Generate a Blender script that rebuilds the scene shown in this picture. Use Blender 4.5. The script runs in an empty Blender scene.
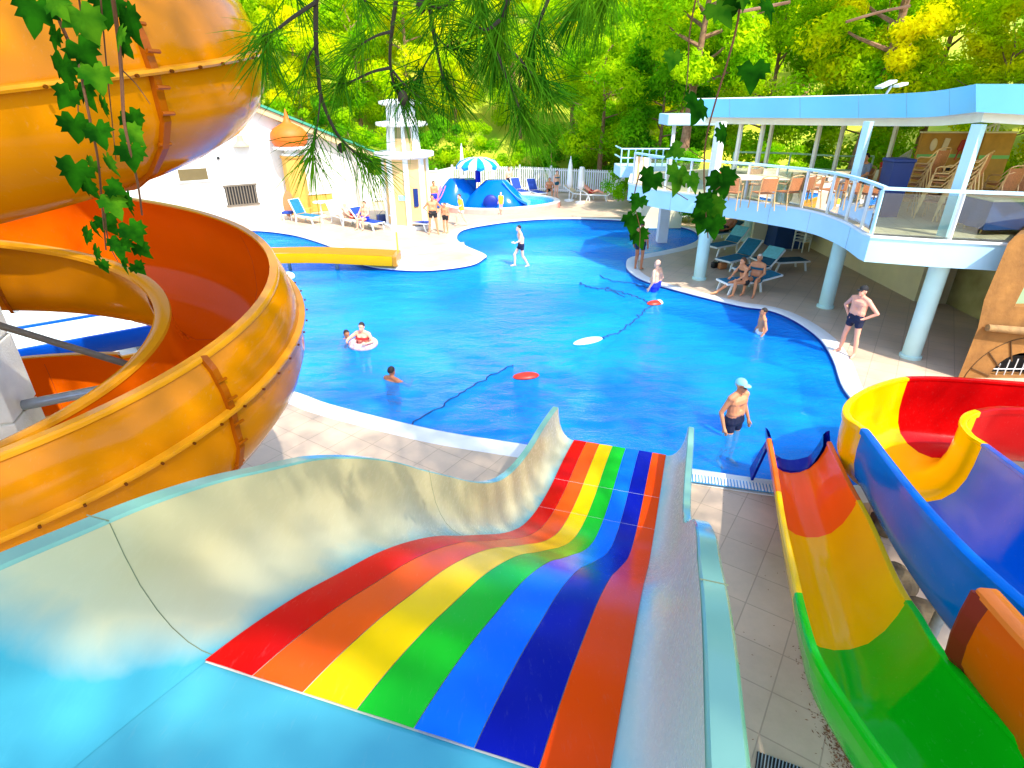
import bpy, bmesh, math, random
from mathutils import Vector, Matrix, noise
from mathutils.geometry import tessellate_polygon
R = math.radians
random.seed(7)
C = bpy.context.scene.collection
scene = bpy.context.scene

# ------------------------------------------------------------------ camera
CAM_H, FOC, PITCH = 5.7, 583.0, R(26.4)
FW = Vector((0, math.cos(PITCH), -math.sin(PITCH))); UP = Vector((0, math.sin(PITCH), math.cos(PITCH)))
CO = Vector((0, 0, CAM_H))
cd = bpy.data.cameras.new('camera'); cam = bpy.data.objects.new('camera', cd); C.objects.link(cam)
cam.location = CO; cam.rotation_euler = (R(90) - PITCH, 0, 0)
cd.sensor_width = 36; cd.lens = FOC / 1024 * 36; cd.clip_start = .05; cd.clip_end = 2000
scene.camera = cam
def ray(px, py): return FW + Vector((1, 0, 0)) * ((px - 512) / FOC) + UP * ((384 - py) / FOC)
def G(px, py, z=0):                      # survey: the point of height z seen at a photo position
    r = ray(px, py); return CO + r * ((z - CAM_H) / r.z)
def AY(px, py, Y):
    r = ray(px, py); return CO + r * (Y / r.y)

# ------------------------------------------------------------------ world, sun
SUN_EL, SUN_AZ = R(52), Vector((.60, -.80, 0))       # azimuth: direction towards the sun
sd = Vector((SUN_AZ.x * math.cos(SUN_EL), SUN_AZ.y * math.cos(SUN_EL), math.sin(SUN_EL)))
w = bpy.data.worlds.new('World'); scene.world = w; w.use_nodes = True
nt = w.node_tree; bg = nt.nodes['Background']
sky = nt.nodes.new('ShaderNodeTexSky'); sky.sky_type = 'NISHITA'; sky.sun_disc = False
sky.sun_elevation = SUN_EL; sky.sun_rotation = math.atan2(SUN_AZ.x, SUN_AZ.y)
nt.links.new(sky.outputs[0], bg.inputs[0]); bg.inputs[1].default_value = .15
sl = bpy.data.lights.new('sun', 'SUN'); sl.energy = 2.0; sl.angle = R(.6); sl.color = (1, .95, .86)
so = bpy.data.objects.new('sun', sl); C.objects.link(so); so.rotation_euler = (-sd).to_track_quat('-Z', 'Y').to_euler()
vs = scene.view_settings; vs.view_transform = 'Standard'; vs.look = 'None'; vs.exposure = 1.84; vs.gamma = 1
cy = scene.cycles; cy.max_bounces = 8; cy.transparent_max_bounces = 12; cy.diffuse_bounces = 3; cy.glossy_bounces = 3
cy.caustics_reflective = False; cy.caustics_refractive = False

# ------------------------------------------------------------------ materials
def lin(c):
    return tuple(((v / 255 + .055) / 1.055) ** 2.4 if v > 10 else v / 255 / 12.92 for v in c)
def mat(name, rgb, rough=.5, var=.08, scale=3.0, bump=0.0, bscale=30.0, coat=0.0, metal=0.0, spec=.5, k=1.0, rgb2=None, detail=4):
    m = bpy.data.materials.new(name); m.use_nodes = True
    n = m.node_tree; b = n.nodes['Principled BSDF']; L = n.links
    c = [v * k for v in lin(rgb)]
    tc = n.nodes.new('ShaderNodeTexCoord')
    nz = n.nodes.new('ShaderNodeTexNoise'); nz.inputs['Scale'].default_value = scale; nz.inputs['Detail'].default_value = detail
    L.new(tc.outputs['Object'], nz.inputs['Vector'])
    mx = n.nodes.new('ShaderNodeMix'); mx.data_type = 'RGBA'
    if rgb2: a_, b_ = c, [v * k for v in lin(rgb2)]
    else: a_, b_ = [v * (1 - var) for v in c], [min(1, v * (1 + var)) for v in c]
    mx.inputs['A'].default_value = (*a_, 1); mx.inputs['B'].default_value = (*b_, 1)
    rm = n.nodes.new('ShaderNodeMapRange'); rm.inputs[1].default_value = .3; rm.inputs[2].default_value = .7
    L.new(nz.outputs['Fac'], rm.inputs[0]); L.new(rm.outputs[0], mx.inputs['Factor'])
    L.new(mx.outputs['Result'], b.inputs['Base Color'])
    b.inputs['Roughness'].default_value = rough; b.inputs['Metallic'].default_value = metal
    b.inputs['Coat Weight'].default_value = coat; b.inputs['Coat Roughness'].default_value = .08
    b.inputs['Specular IOR Level'].default_value = spec
    if bump:
        n2 = n.nodes.new('ShaderNodeTexNoise'); n2.inputs['Scale'].default_value = bscale; n2.inputs['Detail'].default_value = 5
        L.new(tc.outputs['Object'], n2.inputs['Vector'])
        bp = n.nodes.new('ShaderNodeBump'); bp.inputs['Strength'].default_value = bump; bp.inputs['Distance'].default_value = .02
        L.new(n2.outputs['Fac'], bp.inputs['Height']); L.new(bp.outputs[0], b.inputs['Normal'])
    return m
def gel(name, rgb, k=1.0, var=.05, rough=.15, coat=.0, spec=.14):          # glossy fibreglass with faint scuffs
    m = mat(name, rgb, rough, var, 1.3, .02, 2.5, coat, k=k, detail=7, spec=spec)
    n = m.node_tree; b = n.nodes['Principled BSDF']; L = n.links
    tc = [q for q in n.nodes if q.type == 'TEX_COORD'][0]
    mp = n.nodes.new('ShaderNodeMapping'); mp.inputs['Scale'].default_value = (9, 1.6, 5)
    nz = n.nodes.new('ShaderNodeTexNoise'); nz.inputs['Scale'].default_value = 5; nz.inputs['Detail'].default_value = 8; nz.inputs['Roughness'].default_value = .75
    L.new(tc.outputs['Object'], mp.inputs[0]); L.new(mp.outputs[0], nz.inputs['Vector'])
    r = n.nodes.new('ShaderNodeMapRange'); r.inputs[1].default_value = .35; r.inputs[2].default_value = .75
    r.inputs[3].default_value = max(.06, rough - .06); r.inputs[4].default_value = rough + .05
    L.new(nz.outputs['Fac'], r.inputs[0]); L.new(r.outputs[0], b.inputs['Roughness'])
    wr = n.nodes.new('ShaderNodeMapRange'); wr.inputs[1].default_value = .58; wr.inputs[2].default_value = .74; wr.inputs[4].default_value = .09
    mp2 = n.nodes.new('ShaderNodeMapping'); mp2.inputs['Scale'].default_value = (26, 3.2, 9); mp2.inputs['Rotation'].default_value = (0, 0, .31); nz2 = n.nodes.new('ShaderNodeTexNoise'); nz2.inputs['Scale'].default_value = 2.2; nz2.inputs['Detail'].default_value = 9; nz2.inputs['Roughness'].default_value = .7
    L.new(tc.outputs['Object'], mp2.inputs[0]); L.new(mp2.outputs[0], nz2.inputs['Vector']); L.new(nz2.outputs['Fac'], wr.inputs[0])
    src = b.inputs['Base Color'].links[0].from_socket; wm = n.nodes.new('ShaderNodeMix'); wm.data_type = 'RGBA'; wm.inputs['B'].default_value = (.42, .42, .38, 1)
    L.new(src, wm.inputs['A']); L.new(wr.outputs[0], wm.inputs['Factor']); L.new(wm.outputs['Result'], b.inputs['Base Color'])
    return m
def leafmat(name, a, b2, trans=.45, scale=.5, hue=.0):
    m = bpy.data.materials.new(name); m.use_nodes = True
    n = m.node_tree; L = n.links; n.nodes.remove(n.nodes['Principled BSDF']); out = n.nodes['Material Output']
    tc = n.nodes.new('ShaderNodeTexCoord'); nz = n.nodes.new('ShaderNodeTexNoise'); nz.inputs['Scale'].default_value = scale; nz.inputs['Detail'].default_value = 3
    oi = n.nodes.new('ShaderNodeObjectInfo'); ad = n.nodes.new('ShaderNodeVectorMath'); ad.operation = 'ADD'
    L.new(tc.outputs['Object'], ad.inputs[0]); L.new(oi.outputs['Location'], ad.inputs[1]); L.new(ad.outputs[0], nz.inputs['Vector'])
    mx = n.nodes.new('ShaderNodeMix'); mx.data_type = 'RGBA'; mx.inputs['A'].default_value = (*lin(a), 1); mx.inputs['B'].default_value = (*lin(b2), 1)
    rm = n.nodes.new('ShaderNodeMapRange'); rm.inputs[1].default_value = .36; rm.inputs[2].default_value = .64
    L.new(nz.outputs['Fac'], rm.inputs[0]); L.new(rm.outputs[0], mx.inputs['Factor'])
    d = n.nodes.new('ShaderNodeBsdfDiffuse'); t = n.nodes.new('ShaderNodeBsdfTranslucent'); ms = n.nodes.new('ShaderNodeMixShader'); ms.inputs[0].default_value = trans
    L.new(mx.outputs['Result'], d.inputs[0]); L.new(mx.outputs['Result'], t.inputs[0]); L.new(d.outputs[0], ms.inputs[1]); L.new(t.outputs[0], ms.inputs[2]); L.new(ms.outputs[0], out.inputs[0])
    return m
def tilemat(name, a, b2, mortar, size, rot, rough=.5, mw=.008, coat=0):
    m = bpy.data.materials.new(name); m.use_nodes = True
    n = m.node_tree; b = n.nodes['Principled BSDF']; L = n.links
    tc = n.nodes.new('ShaderNodeTexCoord'); mp = n.nodes.new('ShaderNodeMapping'); mp.inputs['Rotation'].default_value = (0, 0, rot)
    br = n.nodes.new('ShaderNodeTexBrick'); br.offset = 0; br.inputs['Scale'].default_value = 1
    br.inputs['Brick Width'].default_value = size; br.inputs['Row Height'].default_value = size; br.inputs['Mortar Size'].default_value = mw; br.inputs['Mortar Smooth'].default_value = .2
    br.inputs['Color1'].default_value = (*lin(a), 1); br.inputs['Color2'].default_value = (*lin(b2), 1); br.inputs['Mortar'].default_value = (*lin(mortar), 1)
    L.new(tc.outputs['Object'], mp.inputs[0]); L.new(mp.outputs[0], br.inputs['Vector'])
    nz = n.nodes.new('ShaderNodeTexNoise'); nz.inputs['Scale'].default_value = .9; nz.inputs['Detail'].default_value = 8; nz.inputs['Roughness'].default_value = .7
    L.new(tc.outputs['Object'], nz.inputs['Vector'])
    r = n.nodes.new('ShaderNodeMapRange'); r.inputs[1].default_value = .3; r.inputs[2].default_value = .7; r.inputs[3].default_value = .78; r.inputs[4].default_value = 1.08
    L.new(nz.outputs['Fac'], r.inputs[0])
    mx = n.nodes.new('ShaderNodeMix'); mx.data_type = 'RGBA'; mx.blend_type = 'MULTIPLY'; mx.inputs['Factor'].default_value = 1
    L.new(br.outputs['Color'], mx.inputs['A']); L.new(r.outputs[0], mx.inputs['B']); L.new(mx.outputs['Result'], b.inputs['Base Color'])
    r2 = n.nodes.new('ShaderNodeMapRange'); r2.inputs[1].default_value = .35; r2.inputs[2].default_value = .65; r2.inputs[3].default_value = rough - .2; r2.inputs[4].default_value = rough + .15
    L.new(nz.outputs['Fac'], r2.inputs[0]); L.new(r2.outputs[0], b.inputs['Roughness'])
    bp = n.nodes.new('ShaderNodeBump'); bp.inputs['Strength'].default_value = .4; bp.inputs['Distance'].default_value = .004; bp.invert = True
    L.new(br.outputs['Fac'], bp.inputs['Height']); L.new(bp.outputs[0], b.inputs['Normal'])
    return m
def watermat(name, tint, bscale=1.6, strength=.8, rough=.04, refl=.42, murk=.5, body=(.002, .325, .85)):
    m = bpy.data.materials.new(name); m.use_nodes = True
    n = m.node_tree; L = n.links; n.nodes.remove(n.nodes['Principled BSDF']); out = n.nodes['Material Output']
    tr = n.nodes.new('ShaderNodeBsdfTransparent'); tr.inputs[0].default_value = (*tint, 1)
    gl = n.nodes.new('ShaderNodeBsdfGlossy'); gl.inputs['Roughness'].default_value = rough
    tc = n.nodes.new('ShaderNodeTexCoord'); mp = n.nodes.new('ShaderNodeMapping'); mp.inputs['Scale'].default_value = (.8, 1.5, 1)
    L.new(tc.outputs['Object'], mp.inputs[0])
    a = n.nodes.new('ShaderNodeTexNoise'); a.inputs['Scale'].default_value = bscale; a.inputs['Detail'].default_value = 7; a.inputs['Roughness'].default_value = .68; a.inputs['Distortion'].default_value = .8
    L.new(mp.outputs[0], a.inputs['Vector'])
    bp = n.nodes.new('ShaderNodeBump'); bp.inputs['Strength'].default_value = strength; bp.inputs['Distance'].default_value = .12
    L.new(a.outputs['Fac'], bp.inputs['Height'])
    lw = n.nodes.new('ShaderNodeLayerWeight'); lw.inputs[0].default_value = .5; pw = n.nodes.new('ShaderNodeMath'); pw.operation = 'POWER'; pw.inputs[1].default_value = 5
    fr = n.nodes.new('ShaderNodeMath'); fr.operation = 'MULTIPLY_ADD'; fr.inputs[1].default_value = refl; fr.inputs[2].default_value = .02
    L.new(bp.outputs[0], lw.inputs['Normal']); L.new(bp.outputs[0], gl.inputs['Normal']); L.new(lw.outputs['Facing'], pw.inputs[0]); L.new(pw.outputs[0], fr.inputs[0])
    df = n.nodes.new('ShaderNodeBsdfDiffuse'); df.inputs[0].default_value = (*body, 1); m0 = n.nodes.new('ShaderNodeMixShader'); m0.inputs[0].default_value = murk
    L.new(tr.outputs[0], m0.inputs[1]); L.new(df.outputs[0], m0.inputs[2]); L.new(bp.outputs[0], df.inputs['Normal'])
    bz = n.nodes.new('ShaderNodeTexNoise'); bz.inputs['Scale'].default_value = .22; bz.inputs['Detail'].default_value = 6; bz.inputs['Distortion'].default_value = 1.2; L.new(mp.outputs[0], bz.inputs['Vector'])
    bm2 = n.nodes.new('ShaderNodeMix'); bm2.data_type = 'RGBA'; bm2.inputs['A'].default_value = (body[0], body[1] * .75, body[2] * .9, 1); bm2.inputs['B'].default_value = (body[0] * 3, body[1] * 1.35, min(1, body[2] * 1.10), 1)
    br2 = n.nodes.new('ShaderNodeMapRange'); br2.inputs[1].default_value = .38; br2.inputs[2].default_value = .66; L.new(bz.outputs['Fac'], br2.inputs[0]); L.new(br2.outputs[0], bm2.inputs['Factor']); 
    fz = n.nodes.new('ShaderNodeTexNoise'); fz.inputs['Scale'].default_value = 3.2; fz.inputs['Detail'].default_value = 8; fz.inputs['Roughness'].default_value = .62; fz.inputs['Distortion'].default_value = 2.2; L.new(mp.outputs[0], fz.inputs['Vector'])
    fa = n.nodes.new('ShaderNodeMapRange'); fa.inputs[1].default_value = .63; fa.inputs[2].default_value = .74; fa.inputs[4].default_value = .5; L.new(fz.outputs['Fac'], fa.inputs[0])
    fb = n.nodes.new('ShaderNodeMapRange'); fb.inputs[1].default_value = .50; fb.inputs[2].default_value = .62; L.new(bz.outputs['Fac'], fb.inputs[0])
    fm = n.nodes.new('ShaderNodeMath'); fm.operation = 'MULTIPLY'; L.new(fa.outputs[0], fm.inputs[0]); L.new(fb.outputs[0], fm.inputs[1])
    fx = n.nodes.new('ShaderNodeMix'); fx.data_type = 'RGBA'; fx.inputs['B'].default_value = (.45, .80, .92, 1); L.new(fm.outputs[0], fx.inputs['Factor']); L.new(bm2.outputs['Result'], fx.inputs['A']); L.new(fx.outputs['Result'], df.inputs[0])  # pale flecks painted into the water colour stand in for glints
    ms = n.nodes.new('ShaderNodeMixShader'); L.new(fr.outputs[0], ms.inputs[0]); L.new(m0.outputs[0], ms.inputs[1]); L.new(gl.outputs[0], ms.inputs[2])
    L.new(ms.outputs[0], out.inputs[0])
    return m
def glassmat(name, tint=(.80, .90, .86)):
    m = bpy.data.materials.new(name); m.use_nodes = True
    n = m.node_tree; L = n.links; n.nodes.remove(n.nodes['Principled BSDF']); out = n.nodes['Material Output']
    tr = n.nodes.new('ShaderNodeBsdfTransparent'); tr.inputs[0].default_value = (*tint, 1)
    gl = n.nodes.new('ShaderNodeBsdfGlossy'); gl.inputs['Roughness'].default_value = .02
    fr = n.nodes.new('ShaderNodeFresnel'); fr.inputs[0].default_value = 1.75
    ms = n.nodes.new('ShaderNodeMixShader'); L.new(fr.outputs[0], ms.inputs[0]); L.new(tr.outputs[0], ms.inputs[1]); L.new(gl.outputs[0], ms.inputs[2]); L.new(ms.outputs[0], out.inputs[0])
    return m

M = dict(
 white=mat('white_paint', (235, 235, 232), .45, .05, 2), cream=mat('cream_wall', (238, 228, 190), .6, .06, 1.5, .1, 20),
 render=mat('white_render', (224, 220, 210), .75, .08, .7, .2, 25), paleblue=mat('pale_blue_paint', (186, 228, 247), .4, .06, .9),
 skyblue=mat('sky_blue_panel', (118, 205, 250), .35, .06, .8), soffit=mat('soffit', (244, 242, 232), .6, .05),
 beige=mat('beige_panel', (228, 186, 122), .6, .06, 2), orange_dome=mat('orange_dome', (225, 105, 10), .6, .1, 4),
 tan=mat('tan_plaster', (215, 160, 70), .7, .12, 3, .2, 20), roofgreen=mat('green_roof_edge', (60, 150, 120), .6), fasciabrown=mat('roof_fascia', (205, 180, 130), .7),
 dark=mat('dark_metal', (50, 50, 55), .5), steel=mat('galvanised_steel', (150, 160, 165), .4, .15, 8, metal=.6), brownsteel=mat('rusty_tube', (95, 85, 70), .6, .3, 12),
 hole=mat('dark_opening', (25, 25, 25), .8), vent=mat('vent_bar', (110, 100, 85), .6), concrete=mat('concrete_post', (236, 234, 214), .8, .12, 3, .4, 40),
 aquacol=mat('aqua_paint', (196, 234, 230), .4, .06, 1.5), stone=mat('dark_stone', (120, 100, 72), .9, .25, 6, .8, 12, rgb2=(80, 66, 48)), chairwood=mat('woven_cane', (190, 120, 70), .6, .2, 40, .3, 120), goldtube=mat('gold_tube', (225, 180, 120), .35, .08, metal=.3),
 plastic_white=mat('white_plastic', (232, 238, 238), .35, .03), navyfab=mat('navy_fabric', (15, 60, 150), .8, .15, 10), tealfab=mat('teal_fabric', (20, 110, 140), .8, .15, 10),
 tealdark=mat('dark_teal_fabric', (20, 80, 105), .8, .15, 10), aquatowel=mat('aqua_towel', (120, 205, 215), .9, .1, 12, .4, 60),
 bluebin=mat('blue_bin', (15, 45, 110), .45, .1), board=mat('board_wood', (190, 135, 45), .6, .14, 5), boardgreen=mat('green_band', (120, 190, 100), .6),
 tablecream=mat('table_cream', (230, 205, 165), .5), floorter=tilemat('terrace_tiles', (205, 185, 150), (200, 180, 148), (160, 145, 120), .45, .3),
 rock=mat('sandstone', (158, 108, 50), .9, .2, 2.2, 1.0, 7, rgb2=(124, 82, 36)), rockdark=mat('sandstone_joint', (90, 60, 25), .9), log=mat('timber_beam', (150, 115, 70), .8, .25, 8, .5, 30),
 bark=mat('bark', (120, 85, 60), .9, .4, 6, .8, 14, rgb2=(165, 125, 95)), twig=mat('twig', (38, 30, 14), .8, .25, 12), vinestem=mat('vine_stem', (95, 55, 25), .8, .2, 30),
 tarpblue=mat('blue_cover', (10, 60, 120), .6, .15, 3), poolblue=mat('pool_float_red', (225, 50, 25), .4, .1, 8), floatwhite=mat('float_white', (235, 245, 248), .4),
 rope=mat('dark_rope', (6, 40, 95), .7), greybox=mat('grey_fixture', (200, 205, 200), .5), black=mat('black_plastic', (20, 20, 22), .4),
 yellowpole=mat('yellow_pole', (240, 215, 60), .4), ringpink=mat('ring_vinyl', (225, 120, 125), .3, rgb2=(225, 225, 225), scale=9), greentoy=mat('green_toy', (40, 150, 80), .5),
)
GLASS = glassmat('balustrade_glass')

# ------------------------------------------------------------------ mesh builder
class MB:
    def __init__(s): s.v = []; s.f = []; s.mi = []; s.cur = 0
    def add(s, vs, fs):
        o = len(s.v); s.v += [Vector(p) for p in vs]; s.f += [tuple(i + o for i in f) for f in fs]; s.mi += [s.cur] * len(fs); return s
    def box(s, c, d, rz=0, bev=0.0, rx=0, ry=0):
        bm = bmesh.new(); bmesh.ops.create_cube(bm, size=1)
        for v in bm.verts: v.co = Vector((v.co.x * d[0], v.co.y * d[1], v.co.z * d[2]))
        if bev: bmesh.ops.bevel(bm, geom=list(bm.edges), offset=bev, segments=2, affect='EDGES', profile=.5)
        m = Matrix.Translation(c) @ Matrix.Rotation(rz, 4, 'Z') @ Matrix.Rotation(ry, 4, 'Y') @ Matrix.Rotation(rx, 4, 'X')
        bm.verts.ensure_lookup_table(); bm.verts.index_update()
        s.add([m @ v.co for v in bm.verts], [[v.index for v in f.verts] for f in bm.faces]); bm.free(); return s
    def prism(s, poly, z0, z1):
        n = len(poly); tri = tessellate_polygon([[Vector((p[0], p[1], 0)) for p in poly]])
        vs = [(p[0], p[1], z0) for p in poly] + [(p[0], p[1], z1) for p in poly]
        fs = [tuple(t) for t in tri] + [tuple(i + n for i in t) for t in tri] + [(i, (i + 1) % n, (i + 1) % n + n, i + n) for i in range(n)]
        return s.add(vs, fs)
    def sheet(s, polys, z):
        flat = [Vector((p[0], p[1], z)) for q in polys for p in q]
        tri = tessellate_polygon([[Vector((p[0], p[1], 0)) for p in q] for q in polys])
        return s.add(flat, [tuple(t) for t in tri])
    def loft(s, rows, closed=False, caps=False):
        n = len(rows[0]); vs = [p for r in rows for p in r]; fs = []
        for i in range(len(rows) - 1):
            for j in range(n if closed else n - 1):
                k = (j + 1) % n; fs.append((i * n + j, i * n + k, (i + 1) * n + k, (i + 1) * n + j))
        if caps and closed:
            fs.append(tuple(range(n))); b = (len(rows) - 1) * n; fs.append(tuple(b + j for j in reversed(range(n))))
        return s.add(vs, fs)
    def tube(s, path, r, n=8, caps=True):
        path = [Vector(p) for p in path]; rows = []; prev = None
        rr = r if isinstance(r, (list, tuple)) else [r] * len(path)
        for i, p in enumerate(path):
            t = (path[min(i + 1, len(path) - 1)] - path[max(i - 1, 0)]).normalized()
            if prev is None: a = t.orthogonal().normalized()
            else: a = (prev - t * prev.dot(t)); a = a.normalized() if a.length > 1e-6 else t.orthogonal().normalized()
            prev = a; b = t.cross(a)
            rows.append([p + (a * math.cos(2 * math.pi * k / n) + b * math.sin(2 * math.pi * k / n)) * rr[i] for k in range(n)])
        return s.loft(rows, True, caps)
    def lathe(s, prof, c, n=24, caps=False, ang0=0):
        c = Vector(c)
        rows = [[c + Vector((r * math.cos(ang0 + 2 * math.pi * k / n), r * math.sin(ang0 + 2 * math.pi * k / n), z)) for k in range(n)] for r, z in prof]
        return s.loft(rows, True, caps)
    def ell(s, c, r, n=12, m=8, rot=None):
        c = Vector(c); rot = rot or Matrix.Identity(3)
        rows = [[c + rot @ Vector((r[0] * math.sin(a) * math.cos(2 * math.pi * k / n), r[1] * math.sin(a) * math.sin(2 * math.pi * k / n), r[2] * math.cos(a))) for k in range(n)] for a in [max(.02, min(math.pi - .02, math.pi * i / m)) for i in range(m + 1)]]
        return s.loft(rows, True, True)
    def cap(s, p, q, r1, r2, n=10):
        p = Vector(p); q = Vector(q); t = (q - p); ln = t.length; t = t / ln if ln > 1e-6 else Vector((0, 0, 1))
        a = t.orthogonal().normalized(); b = t.cross(a); rows = []
        st = [(p - t * r1 * math.cos(x), max(.001, r1 * math.sin(x))) for x in (.05, .5, 1.0)] + [(p, r1), (q, r2)] + [(q + t * r2 * math.cos(x), max(.001, r2 * math.sin(x))) for x in (1.0, .5, .05)]
        for c, r in st: rows.append([c + (a * math.cos(2 * math.pi * k / n) + b * math.sin(2 * math.pi * k / n)) * r for k in range(n)])
        return s.loft(rows, True, True)
    def mesh(s, name, m, off=Vector(), smooth=False, ang=40):
        me = bpy.data.meshes.new(name); me.from_pydata([v - off for v in s.v], [], s.f)
        for q in (m if isinstance(m, (list, tuple)) else [m]): me.materials.append(q)
        if isinstance(m, (list, tuple)): me.polygons.foreach_set('material_index', s.mi)
        bm = bmesh.new(); bm.from_mesh(me); bmesh.ops.remove_doubles(bm, verts=bm.verts, dist=1e-5) if len(s.v) < 60000 else None
        bmesh.ops.recalc_face_normals(bm, faces=bm.faces) if len(s.v) < 60000 else None
        bm.to_mesh(me); bm.free()
        if smooth:
            me.polygons.foreach_set('use_smooth', [True] * len(me.polygons))
            me.set_sharp_from_angle(angle=R(ang))
        return me
    def build(s, name, m, parent=None, smooth=False, ang=40, world=True):
        off = parent_loc(parent) if (parent and world) else Vector()
        o = bpy.data.objects.new(name, s.mesh(name, m, off, smooth, ang)); C.objects.link(o)
        if parent: o.parent = parent
        return o
def parent_loc(p):
    v = Vector()
    while p: v += p.location; p = p.parent
    return v
def tag(o, label=None, cat=None, group=None, kind=None):
    for k, v in (('label', label), ('category', cat), ('group', group), ('kind', kind)):
        if v: o[k] = v
    return o
def thing(name, label, cat, loc=(0, 0, 0), group=None):
    o = bpy.data.objects.new(name, None); C.objects.link(o); o.location = loc; o.empty_display_size = .2
    return tag(o, label, cat, group)
def struct(name, mb, m, **k): return tag(mb.build(name, m, None, **k), kind='structure')
def dup(root, loc, rz=0, label=None, sc=1.0):
    r = root.copy(); C.objects.link(r); r.location = loc; r.rotation_euler = (0, 0, rz)
    r.scale = (sc, sc, sc) if not isinstance(sc, tuple) else sc
    if label: r['label'] = label
    for ch in root.children:
        c = ch.copy(); C.objects.link(c); c.parent = r
        for g in ch.children:
            d = g.copy(); C.objects.link(d); d.parent = c
    return r
def cr(pts, sub=6, closed=True):                     # Catmull-Rom through points
    P = [Vector(p) for p in pts]; n = len(P); out = []
    for i in range(n if closed else n - 1):
        g = (lambda k: P[k % n]) if closed else (lambda k: P[max(0, min(n - 1, k))])
        a, b, c, d = g(i - 1), g(i), g(i + 1), g(i + 2)
        for j in range(sub):
            t = j / sub; out.append(.5 * ((2 * b) + (c - a) * t + (2 * a - 5 * b + 4 * c - d) * t * t + (3 * b - a - 3 * c + d) * t ** 3))
    if not closed: out.append(P[-1])
    return out
def offset(poly, d, closed=True):
    n = len(poly); o = []
    for i in range(n):
        a = poly[i - 1] if (closed or i > 0) else poly[i]; b = poly[(i + 1) % n] if (closed or i < n - 1) else poly[i]
        t = Vector((b[0] - a[0], b[1] - a[1], 0)).normalized(); o.append(Vector((poly[i][0] - t.y * d, poly[i][1] + t.x * d, 0)))
    return o
def lerp(a, b, t): return a + (b - a) * t
def interp(x, xs, ys):
    if x <= xs[0]: return ys[0]
    for i in range(len(xs) - 1):
        if x <= xs[i + 1]: return lerp(ys[i], ys[i + 1], (x - xs[i]) / (xs[i + 1] - xs[i]))
    return ys[-1]
# ================================================================== SETTING: pool, deck, hill
pool_px = [(283,391),(330,407),(400,425),(450,436),(520,447),(600,460),(690,472),(775,484)]
pool = [G(x, y, -.05) for x, y in pool_px] + [Vector((5.6, 7.75, 0)), Vector((6.5, 8.3, 0)), Vector((6.95, 9.6, 0))]
pool += [G(x, y, -.05) for x, y in [(843,392),(832,362),(818,340),(793,322),(768,312),(736,307),(676,292),(643,282),(629,273),(626,266),(631,259),(661,253),(686,247),(698,240),(691,231),(661,225),(611,221),(561,220),(520,222),(482,227),(462,232),(457,240),(465,247),(485,256),(484,260),(470,267),(430,272),(392,271),(365,267),(345,258),(335,250),(307,240),(285,235),(252,232)]]
pool += [Vector(p) for p in ((-14.5,27,0),(-16.5,24.5,0),(-16,20.5,0),(-12.5,16.5,0),(-9,13.2,0))]
pool = [Vector((p.x, p.y, 0)) for p in cr(pool, 5)]
area = sum(pool[i - 1].x * pool[i].y - pool[i].x * pool[i - 1].y for i in range(len(pool)))
if area < 0: pool.reverse()                                          # counter-clockwise: +offset goes inside
cop_out = offset(pool, -.42)
M_deck = tilemat('deck_tiles', (211, 184, 156), (203, 177, 150), (178, 154, 130), .55, R(-56), .55)
struct('pool_deck', MB().sheet([[(-90,-50),(110,-50),(110,120),(-90,120)], [(p.x, p.y) for p in cop_out]], 0), M_deck)
n = len(pool)
cp = MB(); rows = []
for i in range(n + 1):
    a, b = pool[i % n], cop_out[i % n]; u = (b - a)
    rows.append([Vector((a.x, a.y, -.02)), Vector((a.x, a.y, .03)) + u * .02, Vector((a.x, a.y, .045)) + u * .1, Vector((a.x, a.y, .03)) + u * .6, Vector((b.x, b.y, .005)), Vector((b.x, b.y, -.05))])
cp.loft(rows); struct('pool_edge', cp, mat('coping_white', (226, 224, 220), .5, .06, 1.5, .15, 12), smooth=True)
M_pf = bpy.data.materials.new('pool_tiles'); M_pf.use_nodes = True
def poolfloor():
    n_ = M_pf.node_tree; b = n_.nodes['Principled BSDF']; L = n_.links; tc = n_.nodes.new('ShaderNodeTexCoord')
    nz = n_.nodes.new('ShaderNodeTexNoise'); nz.inputs['Scale'].default_value = .16; nz.inputs['Detail'].default_value = 4; nz.inputs['Distortion'].default_value = .6
    L.new(tc.outputs['Object'], nz.inputs['Vector'])
    cr_ = n_.nodes.new('ShaderNodeValToRGB'); e = cr_.color_ramp.elements
    e[0].position = .36; e[0].color = (*POOL_A, 1); e[1].position = .66; e[1].color = (*POOL_B, 1)
    L.new(nz.outputs['Fac'], cr_.inputs[0])
    br = n_.nodes.new('ShaderNodeTexBrick'); br.offset = 0; br.inputs['Scale'].default_value = 1; br.inputs['Brick Width'].default_value = .25; br.inputs['Row Height'].default_value = .25; br.inputs['Mortar Size'].default_value = .012
    br.inputs['Color1'].default_value = (1, 1, 1, 1); br.inputs['Color2'].default_value = (.93, .95, .97, 1); br.inputs['Mortar'].default_value = (.85, .93, 1, 1)
    L.new(tc.outputs['Object'], br.inputs['Vector'])
    mx = n_.nodes.new('ShaderNodeMix'); mx.data_type = 'RGBA'; mx.blend_type = 'MULTIPLY'; mx.inputs['Factor'].default_value = 1
    L.new(cr_.outputs[0], mx.inputs['A']); L.new(br.outputs['Color'], mx.inputs['B']); L.new(mx.outputs['Result'], b.inputs['Base Color']); b.inputs['Roughness'].default_value = .5
POOL_A = (.002, .22, .80); POOL_B = (.006, .42, .92)
poolfloor()
DEPTH = -.85
fl = MB(); fl.sheet([[(p.x, p.y) for p in offset(pool, -.005)]], DEPTH)
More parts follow.
